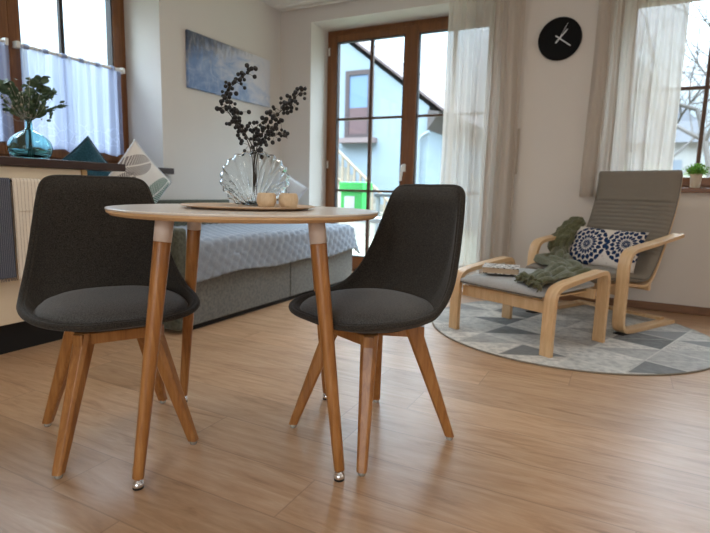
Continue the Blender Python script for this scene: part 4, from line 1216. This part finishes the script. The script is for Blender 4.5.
# green crate with label, garden bench
gc = thing('storage_box', 'bright green box with a white label on a bench outside the glazed door', 'box', (-2.76, 5.38, .50))
greenm = plain('green_plastic', srgb(38, 158, 66), .45)
bm = BM(); prism(bm, [(-.135, -.12), (.135, -.12), (.135, .12), (-.135, .12)], 0, .28, axis='z'); obj('box_body', bm, greenm, gc, bevel=.01)
bm = BM(); box(bm, (-.150, -.135, .28), (.150, .135, .395)); obj('lid', bm, greenm, gc, bevel=.012)
bm = BM(); box(bm, (-.085, -.1235, .10), (.045, -.1205, .235)); obj('label_sheet', bm, plain('paper', srgb(186, 182, 192), .7), gc)
gb = thing('garden_bench', 'low white bench carrying the green box outside the glazed door', 'bench', (-2.7, 5.4, GZ))
bm = BM(); box(bm, (-.5, -.18, .70), (.5, .18, .75)); obj('seat', bm, plain('bench_white', srgb(150, 152, 154), .6), gb, bevel=.005)
for sx in (-.46, .46):
    bm = BM(); box(bm, (sx - .03, -.16, 0), (sx + .03, .16, .70)); obj('leg', bm, plain('bench_leg', srgb(140, 142, 144), .6), gb)
gt = thing('garden_table', 'low grey garden table with a dark top seen through the lower door panes', 'table', (-2.42, 6.3, GZ))
bm = BM(); box(bm, (-.40, -.30, .98), (.55, .30, 1.02)); obj('tabletop', bm, plain('dark_top', srgb(60, 62, 66), .6), gt, bevel=.005)
for sx, sy in ((-.36, -.26), (.5, -.26), (-.36, .26), (.5, .26)):
    bm = BM(); box(bm, (sx - .02, sy - .02, 0), (sx + .02, sy + .02, .98)); obj('leg', bm, plain('grey_leg', srgb(120, 122, 124), .6), gt)
fpm = plain('terracotta', srgb(176, 120, 92), .8)
for i, (dx, lab) in enumerate(((.0, 'left terracotta flower pot on the garden table'), (.22, 'right terracotta flower pot on the garden table'))):
    t = thing('flower_pot', lab, 'pot', (-2.35 + dx, 6.2, GZ + 1.02), 0, 'flower pots on the garden table')
    bm = BM(); lathe(bm, [(0, 0), (.05, 0), (.07, .09), (.078, .09), (.078, .11), (.066, .11), (.06, .09), (0, .085)], 20); obj('pot_body', bm, fpm, t)
bm = BM(); 
o = None
fence = thing('garden_fence', 'low pale board fence across the garden beyond the white house corner', 'fence', (-1.5, 14, GZ))
fm = plain('fence_grey', srgb(140, 142, 140), .9)
bm = BM()
for k in range(34): box(bm, (-2.2 + k * .14, -.012, .05), (-2.2 + k * .14 + .12, .012, 1.5))
obj('boards', bm, fm, fence)
for x in (-2.2, .0, 2.5):
    bm = BM(); box(bm, (x - .05, .012, 0), (x + .05, .1, 1.6)); obj('post', bm, fm, fence)

# grey roofed house and trees beyond the right window
h2 = thing('distant_house', 'pale house with grey tiled roof behind bare trees, right window', 'house', (.4, 22, GZ))
bm = BM(); box(bm, (-2.6, 0, 0), (1.9, 6, 3.1)); obj('house_walls', bm, plain('h2_wall', srgb(132, 128, 124), .9), h2)
bm = BM(); prism(bm, [(-3.0, 3.0), (2.25, 3.0), (-.4, 5.9)], -.3, 6.3, axis='y'); obj('roof', bm, plain('grey_tiles', srgb(104, 104, 110), .9), h2)
bm = BM(); box(bm, (.6, -.04, 1.4), (1.3, .0, 2.4)); obj('window_pane', bm, plain('h2_win', srgb(92, 100, 110), .3), h2)
bark = plain('bare_bark', srgb(74, 68, 64), .95)
def tree(name, label, loc, H, seed):
    rnd = random.Random(seed); t = thing(name, label, 'tree', loc, 0, 'bare trees outside the right window')
    tb = BM(); cb = BM()
    def grow(p, d, L, r, lvl):
        n = 4; pts = [p]; dd = d.copy()
        for i in range(n):
            dd = (dd + Vector((rnd.uniform(-.16, .16), rnd.uniform(-.16, .16), rnd.uniform(-.02, .12)))).normalized(); pts.append(pts[-1] + dd * L / n)
        tube(tb if lvl == 0 else cb, pts, [r * (1 - .12 * i) for i in range(n + 1)], 6 if lvl < 2 else 4, cap=False)
        if lvl >= 4: return
        for k in range(4 if lvl < 3 else 3):
            j = rnd.randint(2, n) if lvl else rnd.randint(3, n)
            a = rnd.uniform(0, 2 * pi); tl = rnd.uniform(.45, 1.0)
            nd = (dd * cos(tl) + (dd.orthogonal().normalized() * cos(a) + dd.cross(dd.orthogonal()).normalized() * sin(a)) * sin(tl)).normalized()
            grow(pts[j], nd, L * rnd.uniform(.55, .75), r * .5, lvl + 1)
    grow(Vector((0, 0, 0)), Vector((0, 0, 1)), H * .42, H * .013, 0)
    obj('trunk', tb, bark, t, smooth=True); obj('branches', cb, bark, t, smooth=True)
tree('bare_tree', 'nearer bare tree with pale grey twigs, beside the window mullion', (1.75, 14, GZ), 7.5, 3)
tree('bare_tree', 'further bare tree before the grey roofed house', (.9, 17, GZ), 6.5, 8)
tree('bare_tree', 'bare tree standing furthest to the right outside', (3.6, 16, GZ), 7.5, 15)
hedge = BM(); rnd = random.Random(6)
hm = NT('hedge_leaf'); vv = hm.coord(); hm.col(hm.mix(hm.noise(vv, 3, 4), srgb(92, 96, 74), srgb(140, 136, 118))); hm.set(Roughness=.95)
hd = thing('garden_hedge', 'pale brownish hedge below the grey roofed house', 'hedge', (1.2, 18.4, GZ))
def hf(a, b):
    an = pi * b; x = -3.2 + 8 * a; r_ = 1.0 + .12 * sin(a * 40) + .1 * sin(a * 91 + b * 9)
    return Vector((x, -cos(an) * .6 * r_, sin(an) * 1.9 * r_))
grid(hedge, hf, 120, 16); obj('foliage', hedge, hm.m, hd)

# ------------------------------------------------------------------ light
w = bpy.data.worlds.new('overcast'); scene.world = w; w.use_nodes = True
nt = w.node_tree; bg = nt.nodes['Background']; tc = nt.nodes.new('ShaderNodeTexCoord'); mp = nt.nodes.new('ShaderNodeMapping'); mp.inputs['Scale'].default_value = (1, 1, 2.6)
nz = nt.nodes.new('ShaderNodeTexNoise'); nz.inputs['Scale'].default_value = 2.2; nz.inputs['Detail'].default_value = 5
rp = nt.nodes.new('ShaderNodeValToRGB'); rp.color_ramp.elements[0].position = .38; rp.color_ramp.elements[0].color = (.60, .82, 1.0, 1); rp.color_ramp.elements[1].position = .62; rp.color_ramp.elements[1].color = (.82, .94, 1.08, 1)
nt.links.new(tc.outputs['Generated'], mp.inputs[0]); nt.links.new(mp.outputs[0], nz.inputs['Vector']); nt.links.new(nz.outputs['Fac'], rp.inputs[0]); nt.links.new(rp.outputs[0], bg.inputs[0])
# overcast luminance: the zenith is several times brighter than the horizon
sx = nt.nodes.new('ShaderNodeSeparateXYZ'); nt.links.new(tc.outputs['Generated'], sx.inputs[0])
mr = nt.nodes.new('ShaderNodeMapRange'); mr.inputs['From Min'].default_value = .12; mr.inputs['From Max'].default_value = .80; mr.inputs['To Min'].default_value = 1.05; mr.inputs['To Max'].default_value = 16.0; mr.interpolation_type = 'SMOOTHSTEP'
nt.links.new(sx.outputs[2], mr.inputs['Value']); nt.links.new(mr.outputs[0], bg.inputs[1])

def area(name, loc, rot, sx, sy, power, col):
    l = bpy.data.lights.new(name, 'AREA'); l.shape = 'RECTANGLE'; l.size = sx; l.size_y = sy; l.energy = power; l.color = col
    o = bpy.data.objects.new(name, l); COL.objects.link(o); o.location = loc; o.rotation_euler = rot; return o
# added area fills out of view, brightening the room from behind and beside the camera
area('rear_fill', (.2, FY + .02, 1.25), (radians(90), 0, 0), 2.6, 2.0, 27, (1.0, .96, .90))
area('side_fill', (RX - .02, 1.9, 1.5), (0, radians(90), 0), 1.4, 2.0, 9, (1.0, .95, .90))  # added fill on the closed right wall, no window behind it
area('ceiling_fill', (.4, .2, CZ - .06), (0, 0, 0), .6, .6, 6, (1.0, .90, .78))  # added overhead fill for the interior ambient, no fixture here
area('ceiling_fill', (-1.25, 2.1, CZ - .06), (0, 0, 0), .7, .7, 11, (1.0, .94, .86))  # added overhead fill to lift the floor between table and bed
scene.view_settings.view_transform = 'Standard'; scene.view_settings.look = 'None'; scene.view_settings.gamma = 1; scene.view_settings.use_curve_mapping = False
scene.view_settings.exposure = 0.36
cy = scene.cycles
cy.max_bounces = 12; cy.transparent_max_bounces = 24; cy.transmission_bounces = 10; cy.diffuse_bounces = 5; cy.caustics_reflective = False; cy.caustics_refractive = False
cy.sample_clamp_indirect = 6; cy.use_denoising = True
